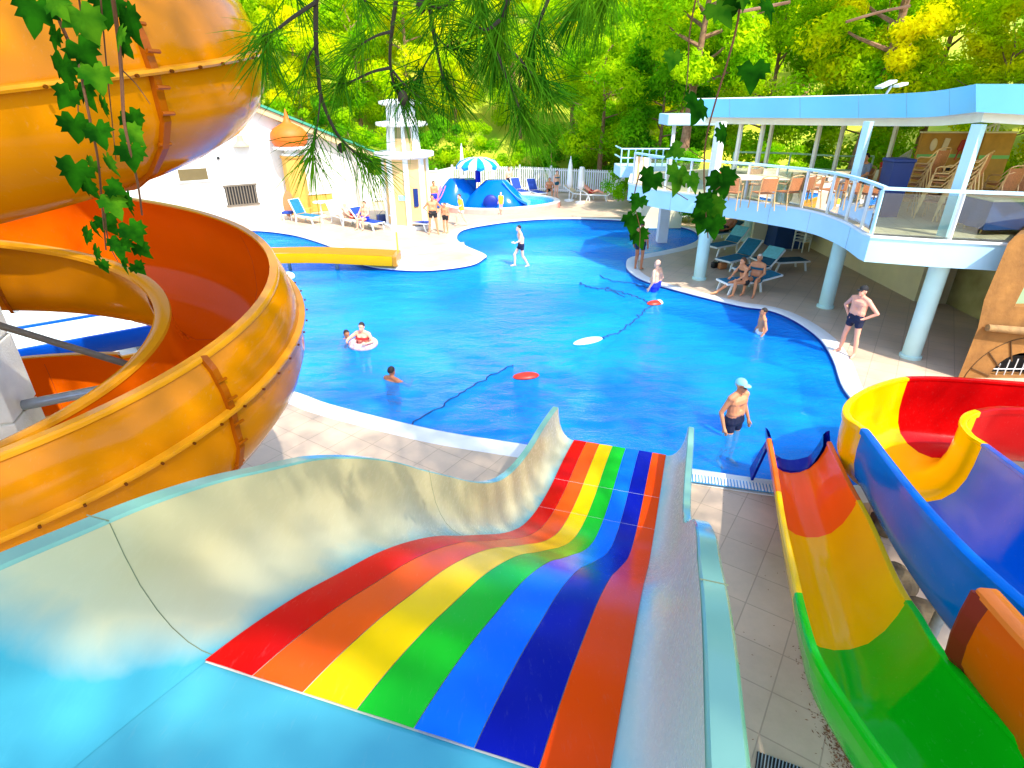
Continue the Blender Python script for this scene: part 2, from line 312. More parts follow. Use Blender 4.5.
fl.loft([[Vector((pool[i % n].x, pool[i % n].y, -.16)), Vector((pool[i % n].x, pool[i % n].y, DEPTH))] for i in range(n + 1)])
fl.cur = 1; fl.loft([[Vector((pool[i % n].x, pool[i % n].y, .0)), Vector((pool[i % n].x, pool[i % n].y, -.16))] for i in range(n + 1)])
struct('pool_basin', fl, [M_pf, mat('navy_tile_band', (0, 30, 120), .3, .1, 6)])
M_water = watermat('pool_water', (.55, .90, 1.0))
def wsheet(poly, z, step):                                            # gently rippled surface clipped to the outline
    return MB().sheet([poly], z)
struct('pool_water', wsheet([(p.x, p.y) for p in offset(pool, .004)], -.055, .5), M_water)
# overflow grating along the near edge, right of the wave slide
def strip(path, w0, w1, z):
    a = offset(path, w0, False); b = offset(path, w1, False)
    return [[Vector((p.x, p.y, z)), Vector((q.x, q.y, z))] for p, q in zip(a, b)]
gp = [G(672, 476, .05), G(775, 490, .05), G(840, 499, .05)]
gr = thing('overflow_grating', 'white and blue slatted overflow grating along the pool edge beside the rainbow slide', 'grating', (gp[0].x, gp[0].y, .05))
bars = MB(); gd = (gp[1] - gp[0]).normalized(); gn = Vector((gd.y, -gd.x, 0)); ln = (gp[2] - gp[0]).length
for i in range(int(ln / .05)):
    bars.box(gp[0] + gd * (i * .05) - gn * .02 + Vector((0, 0, .012)), (.03, .2, .016), math.atan2(gd.y, gd.x))
bars.build('slat', M['white'], gr)
MB().box(gp[0] + gd * ln / 2 - gn * .02 + Vector((0, 0, .001)), (ln, .22, .01), math.atan2(gd.y, gd.x)).build('channel', mat('channel_blue', (60, 150, 210), .4), gr)

# shallow ledge and flat pale green strip on the floor under the water
lg_ = [G(x, y, -.3) for x, y in [(478, 263), (500, 259.5), (560, 261), (600, 263), (622, 266), (628, 277), (600, 272), (560, 270), (500, 268), (470, 270)]]
struct('pool_ledge', MB().prism([(p.x, p.y) for p in lg_], DEPTH + .01, -.10), mat('pale_ledge', (150, 225, 245), .5, .1, 3))
ms_ = [G(x, y, DEPTH) for x, y in [(556, 224), (580, 223), (640, 241), (668, 250), (648, 254), (610, 243)]]
struct('pool_green_strip', MB().sheet([[(p.x, p.y) for p in ms_]], DEPTH + .006), mat('pale_green', (60, 235, 190), .5, .1, 3))
# grey band of paving across the tongue of deck
q = [G(397, 251, 0), G(396, 257, 0), G(466, 249, 0), G(464, 242, 0)]
struct('path', MB().sheet([[(p.x, p.y) for p in q]], .006), mat('grey_paving', (165, 165, 165), .6, .1, 3))

# kiddie pool
kp = [G(x, y) for x, y in [(441,208),(452,213),(480,215),(505,214.5),(535,212),(556,208.5),(560,205),(552,201.5),(535,199),(515,198),(480,199),(450,202)]]
kp = [Vector((p.x, p.y, 0)) for p in cr(kp, 5)]
if sum(kp[i - 1].x * kp[i].y - kp[i].x * kp[i - 1].y for i in range(len(kp))) < 0: kp.reverse()
kin = offset(kp, .35); nk = len(kp)
rows = [[Vector((a.x, a.y, 0)), Vector((a.x, a.y, .28)), Vector((a.x, a.y, .3)) + (b - a) * .2, Vector((b.x, b.y, .3)), Vector((b.x, b.y, .0))] for a, b in [(kp[i % nk], kin[i % nk]) for i in range(nk + 1)]]
e = MB().loft([r[:2] for r in rows]); e.cur = 1; e.loft([r[1:] for r in rows])
struct('kiddie_pool_edge', e, [mat('pink_kerb', (240, 165, 155), .6), mat('pale_kerb', (235, 225, 215), .6)])
struct('kiddie_pool_basin', MB().sheet([[(p.x, p.y) for p in kin]], .03), mat('aqua_floor', (20, 200, 240), .5, .12, 1.2))
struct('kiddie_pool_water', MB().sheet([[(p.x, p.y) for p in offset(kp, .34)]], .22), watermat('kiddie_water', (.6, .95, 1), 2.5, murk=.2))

# hillside
def hill_z(x, y):
    d = max(y - 41 - .05 * x, (x - 18.5) * .9 if y > 8 else (x - 14) * .7, -x - 32, 0)
    return min(.5 * d, 26) + (noise.noise(Vector((x * .12, y * .12, 0))) * 1.1 + noise.noise(Vector((x * .5, y * .5, 3))) * .25) * min(1, d / 6) - .12 - 2.2 * max(0, 1 - d / 1.5)
rows = []
for j in range(75):
    y = -30 + j * 2.2
    rows.append([Vector((x, y, hill_z(x, y))) for x in [-90 + i * 2.2 for i in range(92)]])
hm = mat('undergrowth', (130, 170, 20), .95, .3, .35, .8, 3, rgb2=(215, 205, 60))
struct('hillside', MB().loft(rows), hm, smooth=True)
# ================================================================== RAINBOW WAVE SLIDE
a_ = R(17.7); SN = Vector((math.cos(a_), -math.sin(a_), 0)); SD = Vector((math.sin(a_), math.cos(a_), 0)); SL = Vector((1.08, 8.65, 0)); SW = 1.56
PT = [-10.4,-9.2,-8.2,-7.46,-7.0,-6.6,-6.2,-5.8,-5.4,-5.0,-4.5,-4.0,-3.5,-3.0,-2.4,-1.7,-1.0,-.4,0]
PZ = [4.0,3.98,3.90,3.73,3.57,3.38,3.18,2.93,2.64,2.31,1.91,1.51,1.15,.86,.64,.50,.45,.38,.31]
_t = cr([(t, z, 0) for t, z in zip(PT, PZ)], 8, False)
TT = [v.x for v in _t]
def bed(t): return interp(t, TT, [v.y for v in _t])
def SP(t, u, h=0): return SL + SD * t + SN * u + Vector((0, 0, bed(t) + h))        # u across from the left lane edge
ws = thing('rainbow_slide', 'wide wave slide with seven rainbow lanes running down to the pool', 'slide', (SP(-7.46, SW / 2)))
lane_c = [('red', (214, 12, 10)), ('orange', (240, 88, 22)), ('yellow', (255, 205, 10)), ('green', (25, 185, 40)), ('light blue', (12, 110, 235)), ('dark blue', (8, 22, 150)), ('orange red', (250, 74, 8))]
ts = [t for t in TT if t >= -7.461]
if ts[0] > -7.46: ts = [-7.46] + ts
lw = SW / 7
seams = [-2.35, -1.45]
for i, (nm_, c) in enumerate(lane_c):
    mb = MB(); g = .0018
    mb.loft([[SP(t, i * lw + g, .014), SP(t, (i + .5) * lw, .0175), SP(t, (i + 1) * lw - g, .014)] for t in ts])
    o = mb.build('lane', gel('lane_' + nm_.replace(' ', '_'), c, k=1.0, rough=.26, spec=.03), ws, True); o['label'] = nm_ + ' lane of the slide'
bed_m = gel('slide_gelcoat_white', (238, 238, 228), k=.9)
mb = MB(); mb.loft([[SP(t, -.07, 0), SP(t, SW + .07, 0)] for t in TT if t >= -7.47]); mb.loft([[SP(t, -.07, -.1), SP(t, SW + .07, -.1)] for t in TT if t >= -7.47])
mb.loft([[SP(0, -.07, 0), SP(0, SW + .07, 0)], [SP(0.02, -.07, -.05), SP(0.02, SW + .07, -.05)], [SP(0, -.07, -.1), SP(0, SW + .07, -.1)]])
mb.build('slide_bed', bed_m, ws, True)
for t in seams:
    MB().loft([[SP(t + .0018, 0.002, .0195), SP(t + .0018, SW - .002, .0195)], [SP(t - .0018, .002, .0195), SP(t - .0018, SW - .002, .0195)]]).build('bed_seam', M['white'], ws)
MB().loft([[SP(t, -.06, .001), SP(t, SW + .06, .001)] for t in [t for t in TT if t < -7.47] + [-7.461]]).build('start_platform', gel('wet_cyan_floor', (76, 174, 190), k=.85, rough=.15, coat=.25), ws, True)
def paintwall(name, floorc, midc, topc):                               # worn two-tone gelcoat with reflected surroundings painted in: colour changes from floor to rim with brushed streaks
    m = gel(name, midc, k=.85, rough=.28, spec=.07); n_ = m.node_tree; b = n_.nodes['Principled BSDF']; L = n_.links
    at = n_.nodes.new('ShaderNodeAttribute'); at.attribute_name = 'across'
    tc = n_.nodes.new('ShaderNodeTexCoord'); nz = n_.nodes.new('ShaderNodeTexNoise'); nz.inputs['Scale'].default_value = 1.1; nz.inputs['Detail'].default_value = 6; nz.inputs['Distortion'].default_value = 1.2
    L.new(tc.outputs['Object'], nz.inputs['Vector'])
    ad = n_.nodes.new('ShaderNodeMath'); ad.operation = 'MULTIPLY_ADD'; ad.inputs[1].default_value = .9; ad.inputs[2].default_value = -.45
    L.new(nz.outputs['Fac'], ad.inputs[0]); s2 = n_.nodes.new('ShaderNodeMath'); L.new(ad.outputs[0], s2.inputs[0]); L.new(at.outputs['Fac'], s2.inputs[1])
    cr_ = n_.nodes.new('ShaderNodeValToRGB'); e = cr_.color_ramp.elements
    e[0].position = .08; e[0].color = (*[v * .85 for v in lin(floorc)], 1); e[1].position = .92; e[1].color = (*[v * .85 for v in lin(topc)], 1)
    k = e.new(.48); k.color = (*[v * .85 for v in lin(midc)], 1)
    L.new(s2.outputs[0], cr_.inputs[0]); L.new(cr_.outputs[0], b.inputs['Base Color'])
    return m
def attr(o, per_row, offs=None):                                                  # fraction from floor (0) to rim (1)
    a = o.data.attributes.new('across', 'FLOAT', 'POINT'); nrow = len(per_row)
    for i in range(len(o.data.vertices)): a.data[i].value = per_row[i % nrow] + (offs[i // nrow] if offs else 0)
rimm = gel('slide_rim_aqua', (146, 200, 178), k=.78)
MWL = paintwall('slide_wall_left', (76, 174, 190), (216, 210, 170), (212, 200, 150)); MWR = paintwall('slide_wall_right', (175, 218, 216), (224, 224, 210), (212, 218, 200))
for side in (-1, 1):
    def U(t, u): return (-u if side < 0 else SW + u)
    wid = (lambda t: .30) if side < 0 else (lambda t: interp(t, [-6.6, -3.2], [.21, .28]))
    hh = lambda t: interp(t, [-10, -7.5, -6.3, -.5, 0], [.58, .58, .62, .60, .60])
    prof = [(.0, .0), (.18, .012), (.38, .06), (.58, .16), (.74, .30), (.88, .50), (.96, .75), (1.0, 1.0)]
    tw = [t for t in TT if t <= -.02] + [-.005]
    rows = [[SP(t, U(t, a * wid(t)), b * hh(t) + .003) for a, b in prof] for t in tw]
    mbw = MB(); mbw.loft(rows)
    o = bpy.data.objects.new('side_wall', None); bpy.data.objects.remove(o)
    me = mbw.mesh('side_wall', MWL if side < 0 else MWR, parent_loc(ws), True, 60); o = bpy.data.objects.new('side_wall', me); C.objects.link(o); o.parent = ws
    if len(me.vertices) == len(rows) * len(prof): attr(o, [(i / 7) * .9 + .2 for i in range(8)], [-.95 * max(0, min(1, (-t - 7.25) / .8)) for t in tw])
    o['label'] = ('cream left side wall with faint seams' if side < 0 else 'pale right side wall with aqua tint')
    rw = .105 if side < 0 else .10
    rp = lambda t, w_: [SP(t, U(t, w_), hh(t) - .004), SP(t, U(t, w_ + .012), hh(t) + .014), SP(t, U(t, w_ + rw - .015), hh(t) + .014), SP(t, U(t, w_ + rw), hh(t) - .01), SP(t, U(t, w_ + rw), hh(t) - .1), SP(t, U(t, w_ + rw - .05), hh(t) - .1), SP(t, U(t, w_ + .02), hh(t) - .03)]
    MB().loft([rp(t, wid(t)) for t in tw], True, True).build('wall_rim', rimm, ws, True)
    ow = lambda t: [SP(t, U(t, wid(t) + .05), hh(t) - .1), SP(t, U(t, wid(t) + .03), hh(t) * .3), SP(t, U(t, wid(t) * .7), -.1), SP(t, U(t, .0), -.12)]
    MB().loft([ow(t) for t in tw]).build('outer_shell', rimm, ws, True)
    for t in ([-7.42, -4.9] if side < 0 else [-6.85, -4.6]):            # panel joints
        if side < 0: MB().tube([SP(t, U(t, a * wid(t)), b * hh(t) + .004) for a, b in prof], .0022, 5).build('panel_joint', mat('joint_sealant', (120, 125, 90), .8), ws)
        MB().tube([SP(t, U(t, wid(t) + d), hh(t) + .015) for d in (0, rw / 2, rw)], .003, 5).build('panel_joint', bpy.data.materials['joint_sealant'], ws)
for t, u in ((-9, -.2), (-9, SW + .2), (-6.2, -.1), (-6.2, SW + .15), (-4.2, .1), (-4.2, SW - .1), (-2.2, .1), (-2.2, SW - .1)):
    p = SP(t, u); MB().tube([(p.x, p.y, 0), (p.x, p.y, p.z - .11)], .05, 12).build('support_post', M['steel'], ws, True)

# ================================================================== ORANGE SPIRAL SLIDE
HC = Vector((-5.24, 5.445, 0)); HR = 2.765
def hz(a): return 3.845 + .374 * a + .25 * max(0, min(1, (a - 2.2) / 3))
def hr(a): return HR + .04 * max(0, min(1, (a - 2.2) / 3))
def HP(a, u, v):
    if v < -.47: v = -.47 + (v + .47) * (1 - .2 * max(0, min(1, (a - 2.2) / 3)))
    e = Vector((math.cos(a), math.sin(a), 0)); return HC + e * (hr(a) + u) + Vector((0, 0, hz(a) + v))
inner_s = [(-.055, .0), (.03, -.13), (.09, -.3), (.125, -.49), (.125, -.68), (.11, -.88), (.04, -1.05), (-.11, -1.22), (-.31, -1.34), (-.58, -1.39), (-.83, -1.32), (-1.0, -1.16), (-1.1, -.95), (-1.14, -.7), (-1.15, -.47)]
outer_s = [(.0, .0), (.09, -.12), (.155, -.3), (.185, -.47), (.18, -.68), (.185, -.86), (.11, -1.07), (-.05, -1.28), (-.26, -1.42), (-.58, -1.47), (-.88, -1.4), (-1.08, -1.22), (-1.18, -.98), (-1.22, -.7), (-1.23, -.49)]
A0, A1 = R(-255), R(475); aa = [A0 + (A1 - A0) * i / 170 for i in range(171)]
sp_ = thing('spiral_slide', 'tall orange spiral slide coiling twice at the left of the pool', 'slide', (HC.x, HC.y, 0))
M_or_in = gel('orange_gelcoat', (246, 108, 4), k=.75); M_or_out = gel('amber_gelcoat', (242, 148, 4), k=.56, var=.10); M_or_rim = gel('amber_rim', (246, 164, 26), k=.7); M_or_dk = gel('amber_flange', (205, 105, 8), k=.5)
MB().loft([[HP(a, u, v) for u, v in inner_s] for a in aa]).build('chute', M_or_in, sp_, True)
# shells between flanged joints
joints = [R(-19.5) + R(72) * k for k in range(-3, 8)]
MB().loft([[HP(a, u, v) for u, v in outer_s] for a in aa]).build('outer_shell', M_or_out, sp_, True)
def ring(prof): return [[HP(a, u, v) for u, v in prof] for a in aa]
MB().loft(ring([(-.055, .0), (-.05, .02), (.03, .022), (.045, .0), (.045, -.03), (.0, -.02)]), True, True).build('outer_rim', M_or_rim, sp_, True)
MB().loft(ring([(-1.14, -.47), (-1.15, -.44), (-1.2, -.425), (-1.27, -.43), (-1.31, -.46), (-1.31, -.5), (-1.23, -.52)]), True, True).build('inner_rim', M_or_rim, sp_, True)
seamf = MB().loft(ring([(.18, -.455), (.245, -.462), (.25, -.485), (.24, -.505), (.18, -.51)]), True, True).build('seam_flange', M_or_rim, sp_, True)
for a in joints:
    for da, sgn in ((0, 1),):
        n_ = len(outer_s); r1 = [HP(a - .012, u, v) for u, v in outer_s]; 
        def out(a, k): 
            s_ = []
            for i, (u, v) in enumerate(outer_s):
                p, q = outer_s[max(0, i - 1)], outer_s[min(n_ - 1, i + 1)]; tx, ty = q[0] - p[0], q[1] - p[1]; l = math.hypot(tx, ty) or 1
                s_.append(HP(a, u - ty / l * k, v + tx / l * k))
            return s_
        MB().loft([out(a - .012, -.01), out(a - .010, .036), out(a + .010, .036), out(a + .012, -.01)]).build('joint_flange', M_or_dk, sp_)
        MB().tube([HP(a, u, v) for u, v in inner_s[1:-1]], .004, 5).build('chute_joint', mat('orange_joint', (150, 50, 5), .7), sp_)
k = 0
bolt_m = gel('bolt_brown', (120, 60, 8), k=.6)
for i in range(60):                                                     # bolts along the lengthwise seam of the camera side
    a = R(-75) + R(2.6) * i
    for off_ in (0, 2 * math.pi):
        if i % 2 == 0 or off_ == 0:
            b = MB(); c = HP(a + off_, .255, -.49); b.tube([c, c + Vector((math.cos(a), math.sin(a), 0)) * .02], .012, 6); k += 1
            if k < 84 and i % 2 == 0: b.build('bolt', bolt_m, seamf)
for a in (joints[3], joints[3] + 2 * math.pi):
    for (u, v) in ((.13, -.2), (.2, -.36), (.21, -.6), (.2, -.8), (.1, -1.05)):
        c = HP(a, u + .04, v); t = Vector((-math.sin(a), math.cos(a), 0)); MB().tube([c - t * .05, c + t * .05], .014, 6).build('bolt', M_or_dk, sp_)
# centre column, steel brace
cb = MB(); pcol = Vector((-5.92, 5.75, 0))
for i in range(9): cb.cur = 0; cb.box(pcol + Vector((0, 0, .42 + i * .82)), (.72, .72, .80), R(20), .015)
cb.box(pcol + Vector((0, 0, 3.6)), (.66, .66, 7.2), R(20)); cb.build('support_column', M['concrete'], sp_)
pb = AY(133, 366, 5.6); pa = AY(-25, 318, 5.1)
MB().tube([pa, pb], .035, 10).build('brace', M['brownsteel'], sp_, True)
for a in (R(30), R(150), R(-60)):                                       # arms that carry the coil
    for tw in (0, 2 * math.pi):
        p = HP(a + tw, -1.1, -1.3); MB().tube([(pcol.x, pcol.y, p.z - .25), p], .06, 10).build('support_arm', M['steel'], sp_, True)

# straight troughs beyond the coil
def trough(name, label, A, B, w_, h, mi, mo, mrim, group=None, ends=True, sag=0):
    A = Vector(A); B = Vector(B); d = (B - A); d.z = 0; d.normalize(); n_ = Vector((d.y, -d.x, 0))
    pr_ = [(0, 0), (.05 * w_, -.4 * h), (.18 * w_, -.8 * h), (.5 * w_, -h), (.82 * w_, -.8 * h), (.95 * w_, -.4 * h), (w_, 0)]
    root = thing(name, label, 'slide', ((A + B) / 2).to_tuple(), group)
    P_ = [A.lerp(B, i / 12) + Vector((0, 0, -sag * math.sin(math.pi * i / 12))) for i in range(13)]
    MB().loft([[p + n_ * -u + Vector((0, 0, v)) for u, v in pr_] for p in P_]).build('chute', mi, root, True)
    po = [(-.05, -.02)] + [(u + (.0 if 0 < i < 6 else (-.05 if i == 0 else .05)), v - .05) for i, (u, v) in enumerate(pr_)] + [(w_ + .05, -.02)]
    MB().loft([[p + n_ * -u + Vector((0, 0, v)) for u, v in po] for p in P_]).build('outer_shell', mo, root, True)
    for u in (-.05, w_ - .02):
        MB().loft([[p + n_ * -(u + x) + Vector((0, 0, z)) for x, z in ((0, -.03), (0, .02), (.07, .02), (.07, -.03))] for p in P_], True, True).build('rim', mrim, root)
    for f in (.2, .8):
        p = A.lerp(B, f) - n_ * w_ / 2; MB().tube([(p.x, p.y, -.8), (p.x, p.y, p.z - h - .04)], .06, 10).build('support_post', M['steel'], root, True)
    return root
A = G(26, 393, 1.25); B = G(120, 374, 1.25); d = (B - A)
trough('orange_chute', 'straight orange chute seen low through the loop of the spiral slide', A - d * .6, B + d * 1.0, .85, .45, M_or_in, M_or_out, M_or_rim)
M_blue_out = gel('blue_gelcoat', (5, 85, 205), k=.85); M_wh = gel('ivory_gelcoat', (225, 238, 235), k=.9)
A = G(8, 352, 1.3); B = G(160, 324, 1.3); d = B - A
trough('blue_chute', 'blue straight chute with pale interior behind the orange chute', A - d * .4, B + d * .12, 1.5, .55, M_wh, M_blue_out, M_blue_out)
# big ivory tube slide behind it
A = G(-60, 335, 1.0); B = G(152, 331, 1.0); tb = thing('ivory_tube_slide', 'thick ivory tube slide lying behind the blue chute', 'slide', A.to_tuple())
A = Vector((A.x - 1.0, A.y + 1.7, .95)); B = Vector((B.x + .4, B.y + 2.0, .85))
MB().tube([A.lerp(B, i / 10) for i in range(11)], .8, 32).build('tube', M_wh, tb, True)
for f in (.1, .42, .74, .99):
    p = A.lerp(B, f); t = (B - A).normalized(); MB().tube([p - t * .03, p + t * .03], .84, 32).build('tube_joint', M['cream'], tb, True)

# yellow beam-like flume across the pool tongue
ya = Vector((-8.6, 20.6, .62)); yb = Vector((-4.3, 20.75, .5))
yf = thing('yellow_flume', 'low yellow flume spanning the water to the deck tongue', 'slide', ((ya + yb) / 2).to_tuple())
M_yel = gel('yellow_gelcoat', (246, 190, 10), k=.65); M_ytop = gel('tan_flume_top', (215, 150, 50), k=.65)
ypath = cr([Vector((-16, 20.0, .9)), Vector((-10.5, 20.35, .68)), ya.lerp(yb, .3) + Vector((0, 0, .06)), ya.lerp(yb, .7) + Vector((0, 0, .03)), yb], 6, False)
MB().loft([[p + Vector((0, y, z)) for y, z in ((0, 0), (.1, 0), (.16, -.14), (.5, -.2), (.84, -.14), (.9, 0), (1.0, 0))] for p in ypath]).build('chute', M_ytop, yf, True)
MB().loft([[p + Vector((0, y, z)) for y, z in ((0, -.003), (-.02, -.16), (.02, -.36), (.98, -.36), (1.02, -.16), (1.0, -.003))] for p in ypath]).build('outer_shell', M_yel, yf, True)
MB().box(yb + Vector((.06, .5, -.19)), (.16, 1.06, .36), R(1), .02).build('end_block', M_ytop, yf)
for f in (.1, .5, .93): p = ya.lerp(yb, f); MB().tube([(p.x, p.y + .5, -.85 if f < .9 else 0), (p.x, p.y + .5, p.z - .35)], .06, 10).build('support_post', M['steel'], yf, True)
# yellow prop foot beside the coil
fp = G(289, 382, 0)
ft = thing('prop_foot', 'small amber wedge foot beneath the edge of the orange coil', 'support', fp.to_tuple())
MB().loft([[fp + Vector((x, y, z)) for x, y in ((-.16 * s_, -.05), (.16 * s_, -.05), (.16 * s_, .05), (-.16 * s_, .05))] for z, s_ in ((0, 1), (.45, .3))], True, True).build('wedge', M_or_out, ft)
MB().tube([fp + Vector((0, 0, .4)), fp + Vector((-.25, .1, 1.6))], .04, 8).build('strut', M['steel'], ft, True)

# ================================================================== RIGHT-HAND SLIDES
def uloft(root, stations, prof, seg, rimw=.10, seams=True, thick=.05, rimh=.03):
    # stations: (outer/left rim point, inner/right rim point, depth); smooth them
    Lp = cr([s[0] for s in stations], 6, False); Rp = cr([s[1] for s in stations], 6, False); dp = cr([Vector((s[2], 0, 0)) for s in stations], 6, False)
    N = len(Lp)
    def pt(i, f, v, outw=0, lift=0):
        a, b = Lp[i], Rp[i]; n_ = (b - a); n_.z = 0; n_.normalize()
        p = a.lerp(b, f); return p + n_ * outw + Vector((0, 0, -v * dp[i].x + lift))
    for (i0, i1, nm_, mi) in seg:
        i0 *= 6; i1 = min(i1 * 6, N - 1)
        ix = list(range(int(i0), int(i1) + 1))
        o = MB().loft([[pt(i, f, v) for f, v in prof] for i in ix]).build('chute', mi, root, True); o['label'] = nm_ + ' section of the chute'
        o = MB().loft([[pt(i, f, v, 0, -thick * (1 if .1 < f < .9 else 0)) if .1 < f < .9 else pt(i, f, v, -thick if f < .5 else thick, 0) for f, v in prof] for i in ix]).build('outer_shell', mi, root, True); o['label'] = nm_ + ' outer shell'
        for sd_ in (0, 1):
            s_ = -1 if sd_ == 0 else 1
            q_ = [(0, -.015), (0.004, rimh * .8), (rimw * .3, rimh), (rimw * .8, rimh), (rimw, rimh * .5), (rimw, -.06), (rimw * .5, -.06)]
            o = MB().loft([[pt(i, sd_, 0, s_ * (x - .02), z) for x, z in q_] for i in ix], True, True).build('rim', mi, root, True); o['label'] = nm_ + ' rim'
    return Lp, Rp, dp
PROF = [(0, 0), (.03, .25), (.09, .55), (.2, .82), (.35, .96), (.5, 1), (.65, .96), (.8, .82), (.91, .55), (.97, .25), (1, 0)]
M_or2 = gel('orange_red_gelcoat', (254, 104, 22), k=1.0); M_ye2 = gel('sun_yellow_gelcoat', (255, 192, 0), k=1.0); M_gr2 = gel('green_gelcoat', (12, 178, 18), k=1.1, spec=.1); M_nv = gel('navy_gelcoat', (10, 25, 150), k=.8)
M_bl2 = gel('mid_blue_gelcoat', (0, 118, 222), k=.8, spec=.04); M_rd2 = gel('red_gelcoat', (205, 8, 10), k=.85)
n1 = thing('narrow_slide', 'narrow slide in orange, yellow and green sections ending in a navy lip at the pool', 'slide', (3.8, 5.5, 0))
def pair(l, r_, d): return (Vector(l), Vector(r_), d)
DN = .71
st = [pair(G(770,440,.80), G(828,443,.80), .60), pair(G(776,470,.84), G(847,483,.84), .66), pair(G(784,520,.92), G(868,522,.92), DN), pair(G(796,575,1.25), G(895,583,1.25), DN), pair(G(804,612,1.55), G(916,617,1.55), DN), pair(G(818,657,1.87), G(939,655,1.87), DN), pair(G(849,708,1.99), G(985,706,1.99), DN), pair(G(895,772,2.2), G(1050,772,2.2), DN), pair(G(960,850,2.4), G(1150,850,2.4), DN)]
uloft(n1, st, PROF, [(0, 1.5, 'orange red', M_or2), (1.5, 3.5, 'yellow', M_ye2), (3.5, 8, 'green', M_gr2)], .075)
# navy lip round the exit
lip = MB(); L0, R0 = st[0][0], st[0][1]; dv = Vector((st[0][0].x - st[1][0].x, st[0][0].y - st[1][0].y, 0)).normalized(); nn = (R0 - L0).normalized()
rows = []
for k_, (ex, f_) in enumerate([(0, 0), (0.02, .03), (.30, .06), (.33, .02), (.30, -.02), (0, -.06)]):
    rows.append([L0.lerp(R0, f) + nn * (-f_ if f < .5 else f_) * (1 if abs(f - .5) > .3 else 0) + dv * ex + Vector((0, 0, -v * .6 + (f_ if abs(f - .5) < .5 else f_) - .0)) for f, v in PROF])
lip.loft(rows); lip.build('exit_lip', M_nv, n1, True)
fl_ = [L0 + dv * .1 + nn * -.02, L0 + dv * .1 + nn * -.2 + Vector((0, 0, -.62)), L0 - dv * .25 + nn * -.2 + Vector((0, 0, -.62)), L0 - dv * .12 + nn * -.04]
MB().loft([fl_, [p + nn * .04 for p in fl_]], True, True).build('exit_fin', M_nv, n1)
for s_ in (1, 3):
    p = (st[s_][0] + st[s_][1]) / 2; MB().tube([(p.x, p.y, 0), (p.x, p.y, p.z - .77)], .05, 10).build('support_post', M['steel'], n1, True)

PROF2 = [(0, 0), (.0, .3), (.015, .52), (.06, .72), (.15, .87), (.3, .965), (.5, 1), (.7, .965), (.85, .87), (.94, .72), (.985, .52), (1, .3), (1, 0)]
n2 = thing('hairpin_slide', 'broad slide of blue, yellow and red sections making a hairpin turn above the deck', 'slide', (5.5, 6.5, 0))
O = lambda x, y, z: Vector((x, y, z))
st2 = [pair(O(3.72, 1.6, 2.6), O(5.1, 1.9, 2.6), 1.08), pair(O(3.78, 3.32, 2.33), O(5.15, 3.5, 2.33), 1.08), pair(O(4.02, 4.5, 2.12), O(5.37, 4.7, 2.12), 1.08), pair(O(4.5, 5.8, 1.79), O(5.85, 5.75, 1.79), 1.08), pair(O(4.95, 7.0, 1.5), O(6.29, 6.62, 1.5), 1.08),
       pair(O(4.93, 7.37, 1.47), O(6.31, 6.85, 1.47), 1.08), pair(O(5.1, 7.74, 1.46), O(6.36, 7.05, 1.46), 1.08), pair(O(5.52, 8.15, 1.46), O(6.46, 7.28, 1.46), 1.08), pair(O(6.1, 8.5, 1.47), O(6.68, 7.5, 1.46), 1.08), pair(O(6.66, 8.68, 1.48), O(7.0, 7.66, 1.45), 1.08), pair(O(7.5, 8.62, 1.48), O(7.5, 7.74, 1.45), 1.08), pair(O(8.6, 8.4, 1.48), O(8.5, 7.6, 1.45), 1.08), pair(O(10.5, 8.0, 1.45), O(10.4, 7.1, 1.4), 1.08)]
uloft(n2, st2, PROF2, [(0, 4, 'blue', M_bl2), (4, 8.84, 'yellow', M_ye2), (8.84, 12, 'red', M_rd2)], .10)
for s_ in (1, 2, 4, 7, 10):
    p = (st2[s_][0] + st2[s_][1]) / 2; MB().tube([(p.x, p.y, -.8 if s_ in (7,) else 0), (p.x, p.y, p.z - 1.13)], .06, 10).build('support_post', M['steel'], n2, True)
MB().box(O(5.5, 6.2, .45), (.9, .12, .1), R(-10)).build('cross_beam', M['steel'], n2)
MB().box(O(5.1, 5.2, .75), (.1, 1.2, .08), R(-18)).build('cross_beam', M['steel'], n2)

n3 = thing('orange_end_chute', 'orange chute end with a thick pale rim beside the green section of the narrow slide', 'slide', (2.9, 2.0, 0))
zt = 2.62
e0 = G(980, 592, zt); e1 = G(1012, 628, zt + .03); e2 = G(1052, 674, zt + .08); e3 = G(1130, 790, zt + .2)
pth = cr([e0, e1, e2, e3], 6, False)
def side(p, q): t = (q - p); t.z = 0; t.normalize(); return Vector((t.y, -t.x, 0))
rows = []; rrows = []; lead = []
for i, p in enumerate(pth):
    t = (pth[min(i + 1, len(pth) - 1)] - pth[max(i - 1, 0)]); t.z = 0; t.normalize(); s_ = Vector((t.y, -t.x, 0))     # s_: to the camera's left of travel
    rows.append([p + s_ * u + Vector((0, 0, v)) for u, v in ((0, 0), (.015, -.2), (.012, -.42), (-.01, -.6), (-.07, -.72), (-.1, -.68), (-.06, -.58), (-.04, -.4), (-.04, -.2), (-.06, 0))])
    rrows.append([p + s_ * u + Vector((0, 0, v)) for u, v in ((.03, -.02), (.03, .025), (.01, .04), (-.09, .04), (-.115, .025), (-.115, -.02))])
MB().loft(rows, True, True).build('side_wall', gel('deep_orange_gelcoat', (245, 98, 8), k=.85), n3, True)
MB().loft(rrows, True, True).build('rim', gel('light_orange_gelcoat', (252, 130, 50), k=.9), n3, True)
t0 = (pth[1] - pth[0]); t0.z = 0; t0.normalize(); s0 = Vector((t0.y, -t0.x, 0))
